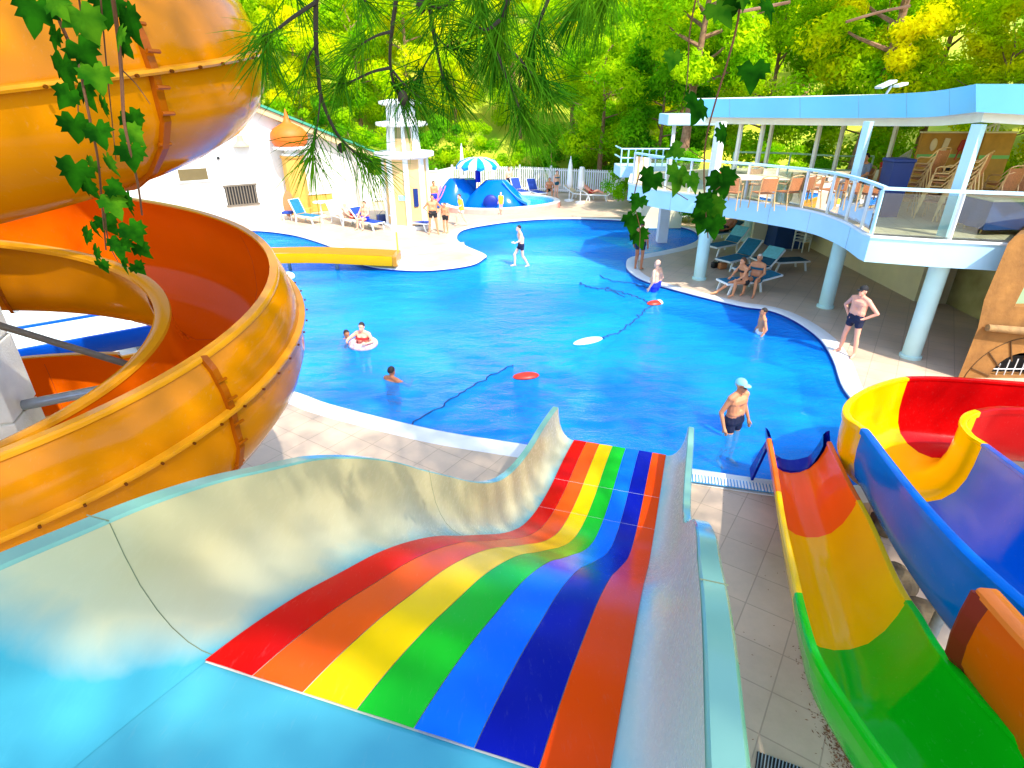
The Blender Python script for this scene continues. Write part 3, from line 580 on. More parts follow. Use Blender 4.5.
fl_ = [pth[0] - t0 * .015 + s0 * u + Vector((0, 0, v)) for u, v in ((.05, .0), (.06, -.2), (.055, -.42), (.03, -.62), (-.07, -.77), (-.12, -.7), (-.09, -.58), (-.09, -.38), (-.09, -.2), (-.1, 0))]
MB().loft([fl_, [p + t0 * .02 for p in fl_], [p + t0 * .15 - s0 * .055 for p in fl_]], True, True).build('end_flange', mat('dark_red_flange', (130, 14, 8), .5), n3)
for q_ in (e3,): MB().tube([(q_.x + .1, q_.y, 0), (q_.x + .1, q_.y, zt - .62)], .05, 10).build('support_post', M['steel'], n3, True)
# ================================================================== HOUSE
P1 = Vector((-20.5, 26.7, 0)); P2 = Vector((-8.4, 34.75, 0)); hd = (P2 - P1).normalized(); hn = Vector((hd.y, -hd.x, 0))      # hn points to the pool
HL = (P2 - P1).length
hs = lambda p: (p - P1).dot(hd)
def htop(s_): return interp(s_, [0, 2.0, HL], [7.2, 8.0, 2.75])
def HPt(s_, z, o=0): return P1 + hd * s_ + hn * o + Vector((0, 0, z))
house = thing('house', 'white gabled house with a green-edged roof beside the pool', 'house', ((P1 + P2) / 2).to_tuple())
prof = [(0, 0), (HL, 0), (HL, htop(HL)), (2.0, 8.0), (0, 7.2)]
MB().loft([[HPt(s_, z, o) for s_, z in prof] for o in (0, -8)], True, True).build('wall', M['render'], house)
rb = MB()
for (sa, sb) in ((2.0, HL + .5), (2.0, -.8)):
    za, zb = 8.02, (htop(HL) - .22 if sb > 2 else 6.85); rb.loft([[HPt(sa, za, o), HPt(sb, zb, o), HPt(sb, zb + .3, o), HPt(sa, za + .3, o)] for o in (.45, -8.4)], True, True)
roof = rb.build('roof', M['fasciabrown'], house)
rg = MB()
for (sa, sb) in ((2.0, HL + .6), (2.0, -.9)):
    za, zb = 8.33, (htop(HL) + .07 if sb > 2 else 7.15); rg.loft([[HPt(sa, za, o), HPt(sb, zb, o), HPt(sb, zb + .12, o), HPt(sa, za + .12, o)] for o in (.55, -8.5)], True, True)
rg.build('roof_edge', M['roofgreen'], roof)
# barred vent
v0 = hs(AY(242, 195, 31.0)); 
def face(px, py):                                   # point of the facade plane seen at a photo position
    r = ray(px, py); t = (P1 - CO).dot(hn) / r.dot(hn); p = CO + r * t; return hs(p), p.z
s0, z0 = face(228, 206); s1, z1 = face(255, 184)
wv = MB().box(HPt((s0 + s1) / 2, (z0 + z1) / 2, .005), (s1 - s0, .03, z1 - z0), math.atan2(hd.y, hd.x)).build('vent', M['hole'], house)
fb_ = MB()
for i in range(11): fb_.box(HPt(lerp(s0, s1, (i + .5) / 11), (z0 + z1) / 2, .04), (.05, .05, z1 - z0), math.atan2(hd.y, hd.x))
for z in (z0, z1): fb_.box(HPt((s0 + s1) / 2, z, .045), (s1 - s0 + .12, .07, .08), math.atan2(hd.y, hd.x))
fb_.build('bars', M['vent'], wv)
s0, z0 = face(180, 181); s1, z1 = face(206, 168)
wn = MB().box(HPt((s0 + s1) / 2, (z0 + z1) / 2, .01), (s1 - s0, .05, z1 - z0), math.atan2(hd.y, hd.x)).build('window', mat('ochre_pane', (110, 95, 60), .2), house)
MB().box(HPt((s0 + s1) / 2, z0 - .05, .06), (s1 - s0 + .2, .14, .06), math.atan2(hd.y, hd.x)).build('sill', M['white'], wn)
s0, z0 = face(241, 145); lm = MB().loft([[HPt(s0 + math.cos(k * math.pi / 6) * r_, z, .03 + math.sin(k * math.pi / 6) * r_) for k in range(7)] for r_, z in ((.12, z0 + .45), (.16, z0 + .2), (.4, z0 - .05))]); lm.build('wall_lamp', M['fasciabrown'], house)
s0, z0 = face(218, 158); MB().box(HPt(s0, z0, .05), (.12, .1, .12), math.atan2(hd.y, hd.x)).build('wall_spotlight', M['black'], house)
# white buttress at the far right end of the house
s1_ = HL - .25; MB().loft([[HPt(HL + x, z, y) for x, y in ((-.5, .5), (.15, .5), (.15, .003), (-.5, .003))] for z in (0, 2.4)], True, True).build('buttress', M['render'], house)

# onion-domed pillar with a low bench wall
op = G(301, 213); pt_ = thing('onion_pillar', 'tan pillar topped by an orange onion dome in front of the white house', 'pillar', op.to_tuple())
S = .056
MB().lathe([(.0, 0), (.62, 0), (.62, .25), (.56, .3), (.53, 2.75), (.6, 2.8), (.6, 2.9), (0, 2.9)], op, 8, ang0=R(22)).build('shaft', M['tan'], pt_)
MB().lathe([(0, 2.9), (.52, 2.9), (.5, 3.0), (.34, 3.02), (.34, 3.18), (.84, 3.2), (.88, 3.28), (.84, 3.34), (0, 3.35)], op, 24).build('collar', M['white'], pt_, True)
MB().lathe([(.3, 3.35), (.75, 3.36), (.84, 3.5), (.92, 3.76), (.88, 3.98), (.7, 4.18), (.42, 4.33), (.22, 4.44), (.13, 4.6), (.08, 4.85), (.01, 5.08)], op, 28).build('dome', M['orange_dome'], pt_, True)
bw = thing('bench_wall', 'low tan plaster wall at the foot of the onion pillar', 'wall', (op + Vector((.8, .4, 0))).to_tuple())
MB().box(op + Vector((.75, .55, .45)), (1.7, .35, .9), R(35), .03).build('wall', M['tan'], bw)
MB().box(op + Vector((.75, .55, .93)), (1.8, .45, .06), R(35), .01).build('capping', M['white'], bw)

# ================================================================== TOWER KIOSK
tc_ = Vector((-4.95, 28.65, 0)); tw_ = thing('tower', 'white octagonal lighthouse-like tower with beige panels beside the pool', 'tower', tc_.to_tuple())
def octo(r, z, rot): return [tc_ + Vector((r * math.cos(rot + k * math.pi / 4), r * math.sin(rot + k * math.pi / 4), z)) for k in range(8)]
rot = R(22.5 - 12)
MB().loft([octo(1.02, 0, rot), octo(1.0, 3.1, rot)], True, True).build('panel', M['beige'], tw_)
pp = MB()
for k in range(8):
    for z0, z1, r0, r1, wd in ((0, 3.1, 1.06, 1.04, .12),):
        a = rot + k * math.pi / 4; pp.loft([[tc_ + Vector((math.cos(a), math.sin(a), 0)) * (r + dx) + Vector((-math.sin(a), math.cos(a), 0)) * dy + Vector((0, 0, z)) for dx, dy in ((0.03, -.1), (.03, .1), (-.1, wd), (-.22, wd * .6), (-.22, -wd * .6), (-.1, -wd))] for z, r in ((0, r0), (3.1, r1))], True, True)
pp.build('corner_post', M['white'], tw_)
MB().lathe([(0, 0), (1.2, 0), (1.2, .16), (1.1, .2), (0, .21)], tc_, 8, ang0=rot).build('plinth', M['white'], tw_)
MB().lathe([(0, 3.1), (1.1, 3.1), (1.2, 3.17), (1.36, 3.2), (1.36, 3.36), (.8, 3.4), (0, 3.4)], tc_, 24).build('lower_ledge', M['white'], tw_, True, 30)
MB().loft([octo(.66, 3.39, rot), octo(.62, 3.95, rot)], True, True).build('upper_panel', M['beige'], tw_)
MB().loft([octo(.56, 3.95, rot), octo(.54, 4.45, rot)], True, True).build('lantern_opening', mat('lantern_shade', (150, 140, 90), .5), tw_)
pp = MB()
for k in range(8):
    a = rot + k * math.pi / 4; d_ = Vector((math.cos(a), math.sin(a), 0)); pp.loft([[tc_ + d_ * (r + x) + Vector((-d_.y, d_.x, 0)) * y + Vector((0, 0, z)) for x, y in ((-.08, -.08), (.06, -.08), (.06, .08), (-.08, .08))] for z, r in ((3.4, .7), (4.45, .64))], True, True)
pp.build('upper_post', M['white'], tw_)
MB().lathe([(0, 4.43), (1.0, 4.43), (1.16, 4.48), (1.16, 4.6), (.7, 4.66), (0, 4.66)], tc_, 24).build('middle_ledge', M['white'], tw_, True, 30)
pp = MB()
for k in range(8):
    a = rot + k * math.pi / 4; d_ = Vector((math.cos(a), math.sin(a), 0)); pp.box(tc_ + d_ * .6 + Vector((0, 0, 4.98)), (.1, .2, .66), a)
pp.lathe([(.5, 4.66), (.5, 5.3)], tc_, 8, ang0=rot); pp.build('lantern_post', M['white'], tw_)
MB().lathe([(0, 5.28), (.8, 5.28), (.95, 5.34), (.95, 5.44), (.5, 5.52), (0, 5.54)], tc_, 24).build('cap', M['white'], tw_, True, 30)
fa = rot + math.pi / 4 * 5.5; fd = Vector((math.cos(fa), math.sin(fa), 0))
MB().box(tc_ + fd * .97 + Vector((.12, 0, 1.45)), (.03, .34, .22), fa).build('plate', mat('aqua_plate', (150, 225, 225), .4), tw_)
fa2 = rot + math.pi / 4 * 6.5; MB().box(tc_ + Vector((math.cos(fa2), math.sin(fa2), 0)) * .97 + Vector((0, 0, 1.45)), (.05, .22, .8), fa2).build('blue_board', M['bluebin'], tw_)

# ================================================================== KIDS' SLIDE WITH PARASOL
kc = G(488, 207); ks = thing('kids_slide', 'blue twin-humped kids slide under a blue and white parasol in the small pool', 'kids slide', kc.to_tuple())
kblue = gel('kids_blue', (4, 120, 235), k=.75); kwhite = M['white']
def hump(c, lx, ly, h, rz=0):
    rows = []
    for i in range(15):
        f = i / 14; r = (1 - f); z = h * (1 - r ** 1.6) if f < 1 else h
        rr = .30 + .70 * (1 - f ** 1.35)
        rows.append([c + Matrix.Rotation(rz, 3, 'Z') @ Vector((lx * rr * math.copysign(abs(math.cos(t)) ** .8, math.cos(t)), ly * rr * math.copysign(abs(math.sin(t)) ** .8, math.sin(t)), h * f)) for t in [2 * math.pi * k / 28 for k in range(28)]])
    return MB().loft(rows, True, True)
hump(kc + Vector((.45, .2, .05)), 1.85, 1.3, 1.38).build('hump', kblue, ks, True, 50)
hump(kc + Vector((-1.75, .5, .05)), 1.45, 1.0, 1.42, R(25)).build('hump', kblue, ks, True, 50)
for (p, q, w_) in ((Vector((.95, -.1, 1.25)), Vector((2.3, -.7, .2)), .5), (Vector((-2.5, .1, .95)), Vector((-3.0, -.75, .2)), .3)):
    a, b = kc + p, kc + q; n_ = Vector(((b - a).y, -(b - a).x, 0)).normalized(); path = [a.lerp(b, t) + Vector((0, 0, .18 * math.sin(math.pi * t) * -1)) for t in [i / 8 for i in range(9)]]
    MB().loft([[x + n_ * u + Vector((0, 0, v)) for u, v in ((-w_ / 2 - .06, .2), (-w_ / 2, .2), (-w_ / 2 + .06, .03), (w_ / 2 - .06, .03), (w_ / 2, .2), (w_ / 2 + .06, .2))] for x in path]).build('chute', gel('kids_chute_pale', (120, 190, 245)) if p.x > 0 else gel('kids_chute_pink', (235, 120, 165)), ks, True)
MB().ell(kc + Vector((.2, -1.1, .42)), (.42, .16, .42), 16, 10).build('arch_opening', mat('navy_opening', (8, 40, 140), .5), ks, True)
uc = kc + Vector((-.55, .35, 0))
MB().tube([uc + Vector((0, 0, 1.3)), uc + Vector((0, 0, 2.4))], .16, 12).build('post', gel('kids_navy', (15, 40, 190)), ks, True)
pm = MB(); np_ = 16
for k in range(np_):
    pm.cur = k % 2; a0, a1 = 2 * math.pi * k / np_, 2 * math.pi * (k + 1) / np_; am = (a0 + a1) / 2
    rows = []
    for r_, z in ((.05, 2.58), (.5, 2.55), (.95, 2.4), (1.18, 2.2), (1.15, 2.06)):
        rows.append([uc + Vector((r_ * math.cos(a) * s_, r_ * math.sin(a) * s_, z + dz)) for a, s_, dz in ((a0, 1, 0), (am, 1.05, .03 if r_ < 1.1 else -.08), (a1, 1, 0))])
    pm.loft(rows)
pm.build('parasol', [gel('parasol_blue', (25, 140, 225)), kwhite], ks, True)
MB().box(kc + Vector((-1.2, 1.2, .7)), (.9, .9, 1.35), R(10), .05).build('stair_block', kblue, ks)
MB().tube([kc + Vector((-1.4, 1.0, 1.6)), kc + Vector((-1.4, 1.0, 2.2)), kc + Vector((-.6, .9, 2.2)), kc + Vector((-.6, .9, 1.6))], .03, 6).build('guard_rail', M['greentoy'], ks, True)

# ================================================================== FENCES
def fence(name, label, pts, h, gap=.14):
    root = thing(name, label, 'fence', pts[0].to_tuple()); 
    pk = MB(); rl = MB(); ps = []
    for a, b in zip(pts, pts[1:]):
        d = b - a; L_ = d.length; d.normalize(); an = math.atan2(d.y, d.x)
        for i in range(int(L_ / gap)): pk.box(a + d * (i + .5) * gap + Vector((0, 0, h / 2 + .03)), (.085, .025, h - .06), an)
        for z in (.18, h - .12): rl.box((a + b) / 2 + Vector((0, .035, z)), (L_, .04, .07), an)
        ps += [a + d * (L_ * k / max(1, round(L_ / 2.4))) for k in range(max(1, round(L_ / 2.4)))]
    ps.append(pts[-1])
    pk.build('pickets', M['white'], root); rl.build('rail', M['white'], root)
    for p in ps: MB().box(p + Vector((0, .02, (h + .12) / 2)), (.13, .13, h + .12), 0, .012).build('post', M['white'], root)
fence('picket_fence', 'long white picket fence behind the small kids pool', [Vector((-4.7, 38.2, 0)), Vector((-3.9, 40.2, 0)), Vector((.5, 40.4, 0)), Vector((6.5, 38.0, 0)), Vector((6.7, 36.8, 0))], 1.5)
fence('picket_fence', 'short white picket fence between the house and the tower', [Vector((-8.2, 35.6, 0)), Vector((-6.0, 37.0, 0))], 1.5)
pw = thing('boundary_wall', 'plain pale wall behind the tower at the end of the picket fence', 'wall', (-5.5, 37.2, 0))
MB().box(Vector((-5.3, 37.35, .75)), (1.6, .18, 1.5), R(20), .01).build('wall', M['cream'], pw); MB().box(Vector((-5.3, 37.35, 1.53)), (1.7, .26, .07), R(20), .01).build('capping', M['white'], pw)

# ================================================================== TERRACE
ZU, ZT = 2.33, 2.84
edge_px = [(629, 200), (640, 203), (655, 207), (675, 210.5), (700, 214), (740, 219), (768, 224), (793, 228.5), (818, 235), (843, 246), (864, 261)]
edge = [G(x, y, ZU) for x, y in edge_px]; edge = [Vector((p.x, p.y, 0)) for p in edge]
sm = cr(edge, 5, False)
front = [Vector((G(x, y, ZU).x, G(x, y, ZU).y, 0)) for x, y in ((928, 266), (995, 270))]
front.append(front[1] + (front[1] - front[0]).normalized() * 5)
back = [Vector((17.2, 26, 0)), Vector((9.5, 27.0, 0)), Vector((6.0, 25.6, 0)), Vector((4.75, 24.2, 0))]
epath = sm + front
ter = thing('terrace', 'raised two-storey bar terrace with a curved pale blue edge, columns and a flat roof', 'terrace', (10, 18, 0))
poly = [(p.x, p.y) for p in epath + back]
MB().prism(poly, ZU + .02, ZT - .02).build('slab', M['soffit'], ter)
MB().sheet([poly], ZT + .004).build('terrace_floor', M['floorter'], ter)
def band(path, z0, z1, th=.06):
    a = offset(path, 0, False); b = offset(path, th, False)
    return MB().loft([[Vector((p.x, p.y, z0)), Vector((q_.x, q_.y, z0)), Vector((q_.x, q_.y, z1)), Vector((p.x, p.y, z1))] for p, q_ in zip(a, b)], True, True)
chk = offset(sm, .06, False)
sgn = 1 if (chk[30] - Vector((13, 20, 0))).length > (sm[30] - Vector((13, 20, 0))).length else -1
band([back[-1]] + sm + front, ZU, ZT + .03, sgn * .06).build('edge_fascia', M['paleblue'], ter, True, 30)
band([back[-1]] + sm + front, ZT + .03, ZT + .075, sgn * .09).build('edge_trim', M['white'], ter, True, 30)
for x, y in ((910, 357), (825, 307), (699, 279), (665, 223), (746, 241), (1010, 330)):
    p = G(x, y); MB().lathe([(.24, 0), (.24, .06), (.2, .08), (.2, ZU + .03)], p, 20).build('column', M['aquacol'], ter, True)
for s_i in range(6, len(sm), 8):                                         # panel joints of the edge fascia
    a_p, b_p = offset(sm, sgn * .064, False)[s_i], offset(sm, sgn * .064, False)[min(s_i + 1, len(sm) - 1)]
    b_p = a_p.lerp(b_p, .05); MB().loft([[Vector((p.x, p.y, ZU + .01)), Vector((p.x, p.y, ZT))] for p in (a_p, b_p)]).build('fascia_joint', M['steel'], ter)
# back wall below
bw_ = MB(); bw_.box(Vector((12.5, 20.7, ZU / 2)), (.25, 7.0, ZU)); bw_.box(Vector((14.4, 17.1, ZU / 2)), (3.6, .25, ZU)); bw_.box(Vector((12.5, 25.2, ZU / 2)), (4.5, .25, ZU))
bw_.build('rear_wall', M['cream'], ter)
MB().box(Vector((13.35, 14.4, ZU / 2)), (.3, 5.2, ZU)).build('stained_wall', mat('stained_concrete', (190, 180, 130), .8, .25, 1.2, .3, 8, rgb2=(140, 130, 80)), ter)
MB().box(Vector((12.45, 16.75, ZU / 2)), (.35, .35, ZU)).build('pilaster', M['white'], ter)
# balustrade
rail_p = offset(epath, -sgn * .10, False); acc = [0]
for p, q_ in zip(rail_p, rail_p[1:]): acc.append(acc[-1] + (q_ - p).length)
def along(s_):
    for i in range(len(acc) - 1):
        if s_ <= acc[i + 1]: return rail_p[i].lerp(rail_p[i + 1], (s_ - acc[i]) / max(1e-6, acc[i + 1] - acc[i]))
    return rail_p[-1]
RZ = 3.86
bal = thing('balustrade', 'glass balustrade with pale blue rail round the curved terrace edge', 'balustrade', (rail_p[0].x, rail_p[0].y, ZT))
rb_ = offset(rail_p, .05, False); ra_ = offset(rail_p, -.05, False)
MB().loft([[Vector((p.x, p.y, RZ)), Vector((q_.x, q_.y, RZ)), Vector((q_.x, q_.y, RZ + .06)), Vector((p.x, p.y, RZ + .06))] for p, q_ in zip(ra_, rb_)], True, True).build('top_rail', M['paleblue'], bal)
c_s = acc[len(sm) - 1]; stops = [c_s * i / 11 for i in range(12)] + [c_s + (acc[-1] - c_s) * i / 5 for i in range(1, 6)]
for s_ in stops:
    p = along(s_); MB().box(Vector((p.x, p.y, (ZT + RZ) / 2)), (.06, .06, RZ - ZT), .6).build('post', M['white'] if s_ != c_s else M['paleblue'], bal)
for a, b in zip(stops, stops[1:]):
    p, q_ = along(a + .05), along(b - .05); m_ = along((a + b) / 2); d = q_ - p
    pane = MB().loft([[Vector((x.x, x.y, ZT + .1)), Vector((x.x, x.y, RZ - .06))] for x in (p, m_, q_)]); n_ = Vector((-d.y, d.x, 0)).normalized() * .01
    pane.loft([[Vector((x.x, x.y, ZT + .1)) + n_, Vector((x.x, x.y, RZ - .06)) + n_] for x in (p, m_, q_)]); pane.build('glass_pane', GLASS, bal)
# roof
rpx = [(697, 99, 117, 20.5), (740, 98.5, 117.5, 19.6), (800, 97, 118, 18.2), (850, 95.5, 118, 17.0), (890, 94, 117.8, 15.9), (930, 91.5, 117, 14.9), (960, 87, 114, 13.9), (976, 84, 112, 13.1), (1030, 84, 115, 12.7), (1150, 82, 117, 12.0)]
rt = [AY(x, a, Y) for x, a, b, Y in rpx]; rbm = [AY(x, b, Y) for x, a, b, Y in rpx]
rt7 = cr(rt[:8], 5, False) + rt[8:]; rb7 = cr(rbm[:8], 5, False) + rbm[8:]
roof = MB(); nn_ = [Vector(((q_ - p).y, -(q_ - p).x, 0)).normalized() for p, q_ in zip(rt7, rt7[1:])]; nn_.append(nn_[-1])
rows = [[b, t, t + Vector((.12, .12, .0)), b + Vector((.12, .12, 0))] for b, t in zip(rb7, rt7)]
MB().loft(rows, True, True).build('roof_fascia', M['skyblue'], ter, True, 25)
for i in range(4, len(rt7) - 2, 6): 
    d_ = (rt7[i] - Vector((13, 19, rt7[i].z))).normalized() * .006
    MB().loft([[rb7[i] + d_, rt7[i] + d_], [rb7[i].lerp(rb7[i + 1], .03) + d_, rt7[i].lerp(rt7[i + 1], .03) + d_]]).build('fascia_joint', M['steel'], ter)
rbk = [Vector((18.5, 12.6, 5.9)), Vector((18.5, 22, 5.85)), Vector((9.5, 24.5, 5.6)), Vector((6.2, 22.6, 5.6))]
def fan(pts, dz):
    return [p + Vector((.06, .06, dz)) for p in pts]
def slabsheet(edge_, bk, dz):
    pl = [(p.x + .06, p.y + .06) for p in edge_] + [(p.x, p.y) for p in bk]; zz = [p.z + dz for p in edge_] + [p.z + dz for p in bk]
    tri = tessellate_polygon([[Vector((x, y, 0)) for x, y in pl]]); return MB().add([(x, y, z) for (x, y), z in zip(pl, zz)], [tuple(t) for t in tri])
slabsheet(rt7, rbk, -.02).build('roof_deck', M['white'], ter)
slabsheet(rb7, [p - Vector((0, 0, .5)) for p in rbk], .01).build('soffit', M['soffit'], ter)
ins = [p + Vector((.35, .25, 0)) for p in rb7]
MB().loft([[p, p + Vector((0, 0, -.2)), p + Vector((.1, .1, -.2)), p + Vector((.1, .1, 0))] for p in ins], True, True).build('eaves_beam', M['soffit'], ter, True, 30)
def post(bx, by, r_, ztop, m_='white'):
    p = G(bx, by, ZT); MB().box(Vector((p.x, p.y, (ZT + ztop) / 2)), (r_, r_, ztop - ZT), .5).build('roof_post', M[m_], ter)
post(710, 200, .22, 5.0); post(846, 214, .17, 5.1, 'paleblue'); post(943, 236, .2, 5.15, 'paleblue')
for x, y in ((731, 190), (752, 191), (762, 183), (806, 193), (829, 190), (878, 196)): post(x, y, .10, 5.05)
# side balcony behind, small rear roof
p0 = AY(620, 176, 27.5); p1 = AY(668, 176, 27.5)
sb = thing('side_balcony', 'small white railed balcony jutting left behind the terrace', 'balcony', p0.to_tuple())
z_ = p0.z; MB().box(Vector(((p0.x + p1.x) / 2 + .3, 28.4, z_ + .15)), (p1.x - p0.x + .6, 1.8, .42)).build('slab', M['paleblue'], sb)
rw_ = MB(); zt_ = AY(620, 149, 27.5).z
for z in (z_ + .75, zt_): rw_.tube([(p0.x, 29.2, z), (p0.x, 27.55, z), (p1.x + .3, 27.55, z)], .035, 6)
for i in range(9): x = lerp(p0.x, p1.x + .3, i / 8); rw_.tube([(x, 27.55, z_ + .3), (x, 27.55, zt_)], .03, 6)
rw_.build('railing', M['paleblue'], sb)
MB().box(Vector(((p0.x + p1.x) / 2 + 1.2, 29.0, z_ / 2 - .1)), (2, 1.2, z_ - .1)).build('support_wall', M['cream'], sb)
q0 = AY(668, 120, 25.0); rs = thing('rear_canopy', 'small pale canopy roof on a post behind the left end of the terrace', 'canopy', (q0.x, q0.y, 0))
MB().box(q0 + Vector((1.1, .8, 0)), (2.2, 1.6, .4), 0, .03).build('roof', M['paleblue'], rs)
MB().box(Vector((q0.x + .35, 25.3, (q0.z + 2.6) / 2 - .1)), (.12, .12, q0.z - 2.8)).build('post', M['white'], rs)
MB().box(Vector((q0.x + .35, 25.3, 1.25)), (.4, .4, 2.5)).build('footing', M['white'], rs)
# rear green handrail on the terrace
hr_ = thing('rear_handrail', 'thin pale handrail along the back of the upper terrace', 'handrail', G(790, 190, ZT).to_tuple())
hb = MB(); hp = [G(730, 181, ZT), G(785, 183, ZT), G(830, 187, ZT), G(866, 187, ZT)]
for dz in (.55, 1.0): hb.tube([p + Vector((0, 0, dz)) for p in hp], .03, 6)
hb.build('rail', mat('mint_rail', (170, 215, 190), .4), hr_)
for p in hp: MB().tube([p, p + Vector((0, 0, 1.0))], .03, 6).build('post', bpy.data.materials['mint_rail'], hr_)
# floodlight on the roof edge
fp_ = AY(893, 92, 15.9); fw = thing('floodlight', 'pale floodlight standing on the terrace roof edge', 'lamp', fp_.to_tuple())
MB().box(fp_ + Vector((-.05, .3, .17)), (.42, .25, .06), R(10), .015, ry=R(-22)).build('lamp_head', M['greybox'], fw); MB().box(fp_ + Vector((.32, .3, .16)), (.25, .2, .06), R(10), .01, ry=R(-14)).build('lamp_head', M['greybox'], fw)
MB().tube([fp_ + Vector((0, .3, -.08)), fp_ + Vector((.1, .3, .14))], .03, 8).build('bracket', M['steel'], fw)

# bar boards on the upper terrace
def boardpanel(x0, x1, ytop, Y, lab, deco):
    a = AY(x0, ytop, Y); b = AY(x1, ytop, Y); root = thing('bar_board', lab, 'board', (a.x, Y, ZT)); w_ = b.x - a.x; cx = (a.x + b.x) / 2; h = a.z - ZT
    MB().box(Vector((cx, Y, ZT + h / 2)), (w_, .1, h), 0, .01).build('panel', M['board'], root)
    MB().box(Vector((cx, Y - .055, ZT + h * .68)), (w_ - .01, .02, .09)).build('green_stripe', M['boardgreen'], root)
    MB().box(Vector((cx, Y, ZT + h + .02)), (w_ + .04, .13, .04)).build('top_trim', M['cream'], root)
    if deco:
        f = lambda u, v: Vector((a.x + w_ * u, Y - .07, ZT + h * v))
        MB().ell(f(.25, .84), (.10, .02, .17), 14, 10).build('oval_ornament', M['tablecream'], root, True)
        MB().box(f(.47, .84), (.16, .03, .34), 0, .01, ry=R(8)).build('card_ornament', M['tablecream'], root)
        pd = MB(); pd.box(f(.78, .83), (.14, .03, .3), 0, .04, ry=R(14)); pd.tube([f(.76, .76), f(.72, .62)], .02, 6); pd.build('paddle_ornament', mat('paddle_red', (200, 60, 40), .5), root)
        MB().box(f(.55, .5), (.42, .06, .12), 0, .01).build('shelf', M['hole'], root)
boardpanel(922, 976, 133, 18.0, 'wide brown bar board with ornaments and a green stripe behind the stacked chairs', True)
boardpanel(985, 1016, 133, 17.4, 'narrow brown board with a green stripe to the right of the thick roof post', False)
wr = thing('white_railing', 'white railing seen above the brown bar boards', 'railing', (16, 19.5, ZT)); wb = MB()
for (x0, y0, x1, y1) in ((965, 138, 1000, 122), (893, 162, 912, 150)):
    a, b = AY(x0, y0, 19.5), AY(x1, y1, 19.5); wb.tube([a, b], .04, 6)
    for i in range(9): p = a.lerp(b, i / 8); wb.tube([p, (p.x, p.y, p.z - .9)], .025, 5)
wb.build('rail', M['white'], wr)
for p in (AY(966, 141, 19.5), AY(999, 125, 19.5), AY(894, 163, 19.5)): MB().tube([(p.x, p.y, ZT), p], .04, 6).build('post', M['white'], wr)
# blue bin
bp_ = G(884, 216, ZT); bb = thing('blue_bin', 'tall dark blue bin standing by the balustrade corner', 'bin', bp_.to_tuple())
MB().loft([[bp_ + Vector((x * s_, y * s_, z)) for x, y in ((-.26, -.24), (.26, -.24), (.26, .24), (-.26, .24))] for z, s_ in ((.0, .82), (1.35, 1.0))], True, True).build('body', M['bluebin'], bb)
MB().box(bp_ + Vector((0, 0, 1.38)), (.58, .54, .09), 0, .03).build('lid', M['bluebin'], bb)

# ================================================================== SANDSTONE FOLLY (right)
rp_ = G(958, 378); RY = rp_.y
rk = thing('sandstone_tower', 'sandstone coloured folly with a barred arch, timber beam and window at the right', 'tower', rp_.to_tuple())
X0 = rp_.x
fx = lambda px, py: AY(px, py, RY)
outl = [(X0, 0), (X0 + .02, 1.2), (fx(985, 300).x - .02, fx(985, 300).z), (fx(1008, 243).x, fx(1008, 243).z), (fx(1015, 236).x, fx(1015, 236).z), (fx(1030, 232).x, fx(1030, 232).z), (X0 + 4, 4.2), (X0 + 4, 0)]
acx = fx(1012, 386).x; acz = fx(1012, 386).z; ar = .62
hole = [(acx + ar * math.cos(t), max(0, acz) + ar * math.sin(t)) for t in [math.pi * i / 14 for i in range(15)]]; hole = [(acx + ar, .02)] + hole + [(acx - ar, .02)]
wz0, wz1 = fx(1015, 307).z, fx(1015, 262).z; wx0, wx1 = fx(1014, 307).x, fx(1014, 307).x + .7
win = [(wx0, wz0), (wx1, wz0), (wx1, wz1 - .1), (wx0 + .1, wz1)]
def sheet3(polys, y):
    pts = [p for q in polys for p in q]; tri = tessellate_polygon([[Vector((x, z, 0)) for x, z in q] for q in polys]); return [(x, y, z) for x, z in pts], [tuple(t) for t in tri]
rkm = MB(); v_, f_ = sheet3([outl, hole, win], RY); rkm.add(v_, f_)
for loop in (outl, hole, win): rkm.loft([[Vector((x, RY, z)), Vector((x + (2.2 if loop is outl else 0), RY + (2.2 if loop is outl else .3), z))] for x, z in loop + [loop[0]]])
rkm.build('wall', M['rock'], rk)
MB().loft([[Vector((acx - ar, RY + .3, 0)), Vector((acx - ar, RY + .3, acz + ar))], [Vector((acx + ar, RY + .3, 0)), Vector((acx + ar, RY + .3, acz + ar))]]).build('arch_recess', M['hole'], rk)
gb = MB()
for i in range(-3, 4): gb.tube([(acx + i * .18, RY + .12, 0), (acx + i * .18, RY + .12, acz + math.sqrt(max(.01, ar * ar - (i * .18) ** 2)))], .012, 5)
for z in (acz + .15, acz + .38, acz - .1): hw = math.sqrt(max(.01, ar * ar - max(0, z - acz) ** 2)); gb.tube([(acx - hw, RY + .1, z), (acx + hw, RY + .1, z)], .012, 5)
gb.build('grille', M['white'], rk)
vb = MB()
for i in range(9):
    t = math.pi * i / 8; vb.box(Vector((acx + (ar + .3) * math.cos(t), RY - .012, acz + (ar + .3) * math.sin(t))), (.5, .03, .022), 0, ry=-t)
N_ = 24; vb.tube([Vector((acx + (ar + .56) * math.cos(math.pi * i / N_), RY - .004, acz + (ar + .56) * math.sin(math.pi * i / N_))) for i in range(N_ + 1)], .012, 5)
vb.build('arch_joint', M['rockdark'], rk)
a, b = fx(984, 326), fx(1060, 334); MB().tube([a + Vector((0, -.1, 0)), a.lerp(b, .5) + Vector((0, -.12, .02)), b + Vector((0, -.1, 0))], [.075, .085, .075], 10).build('timber_beam', M['log'], rk, True)
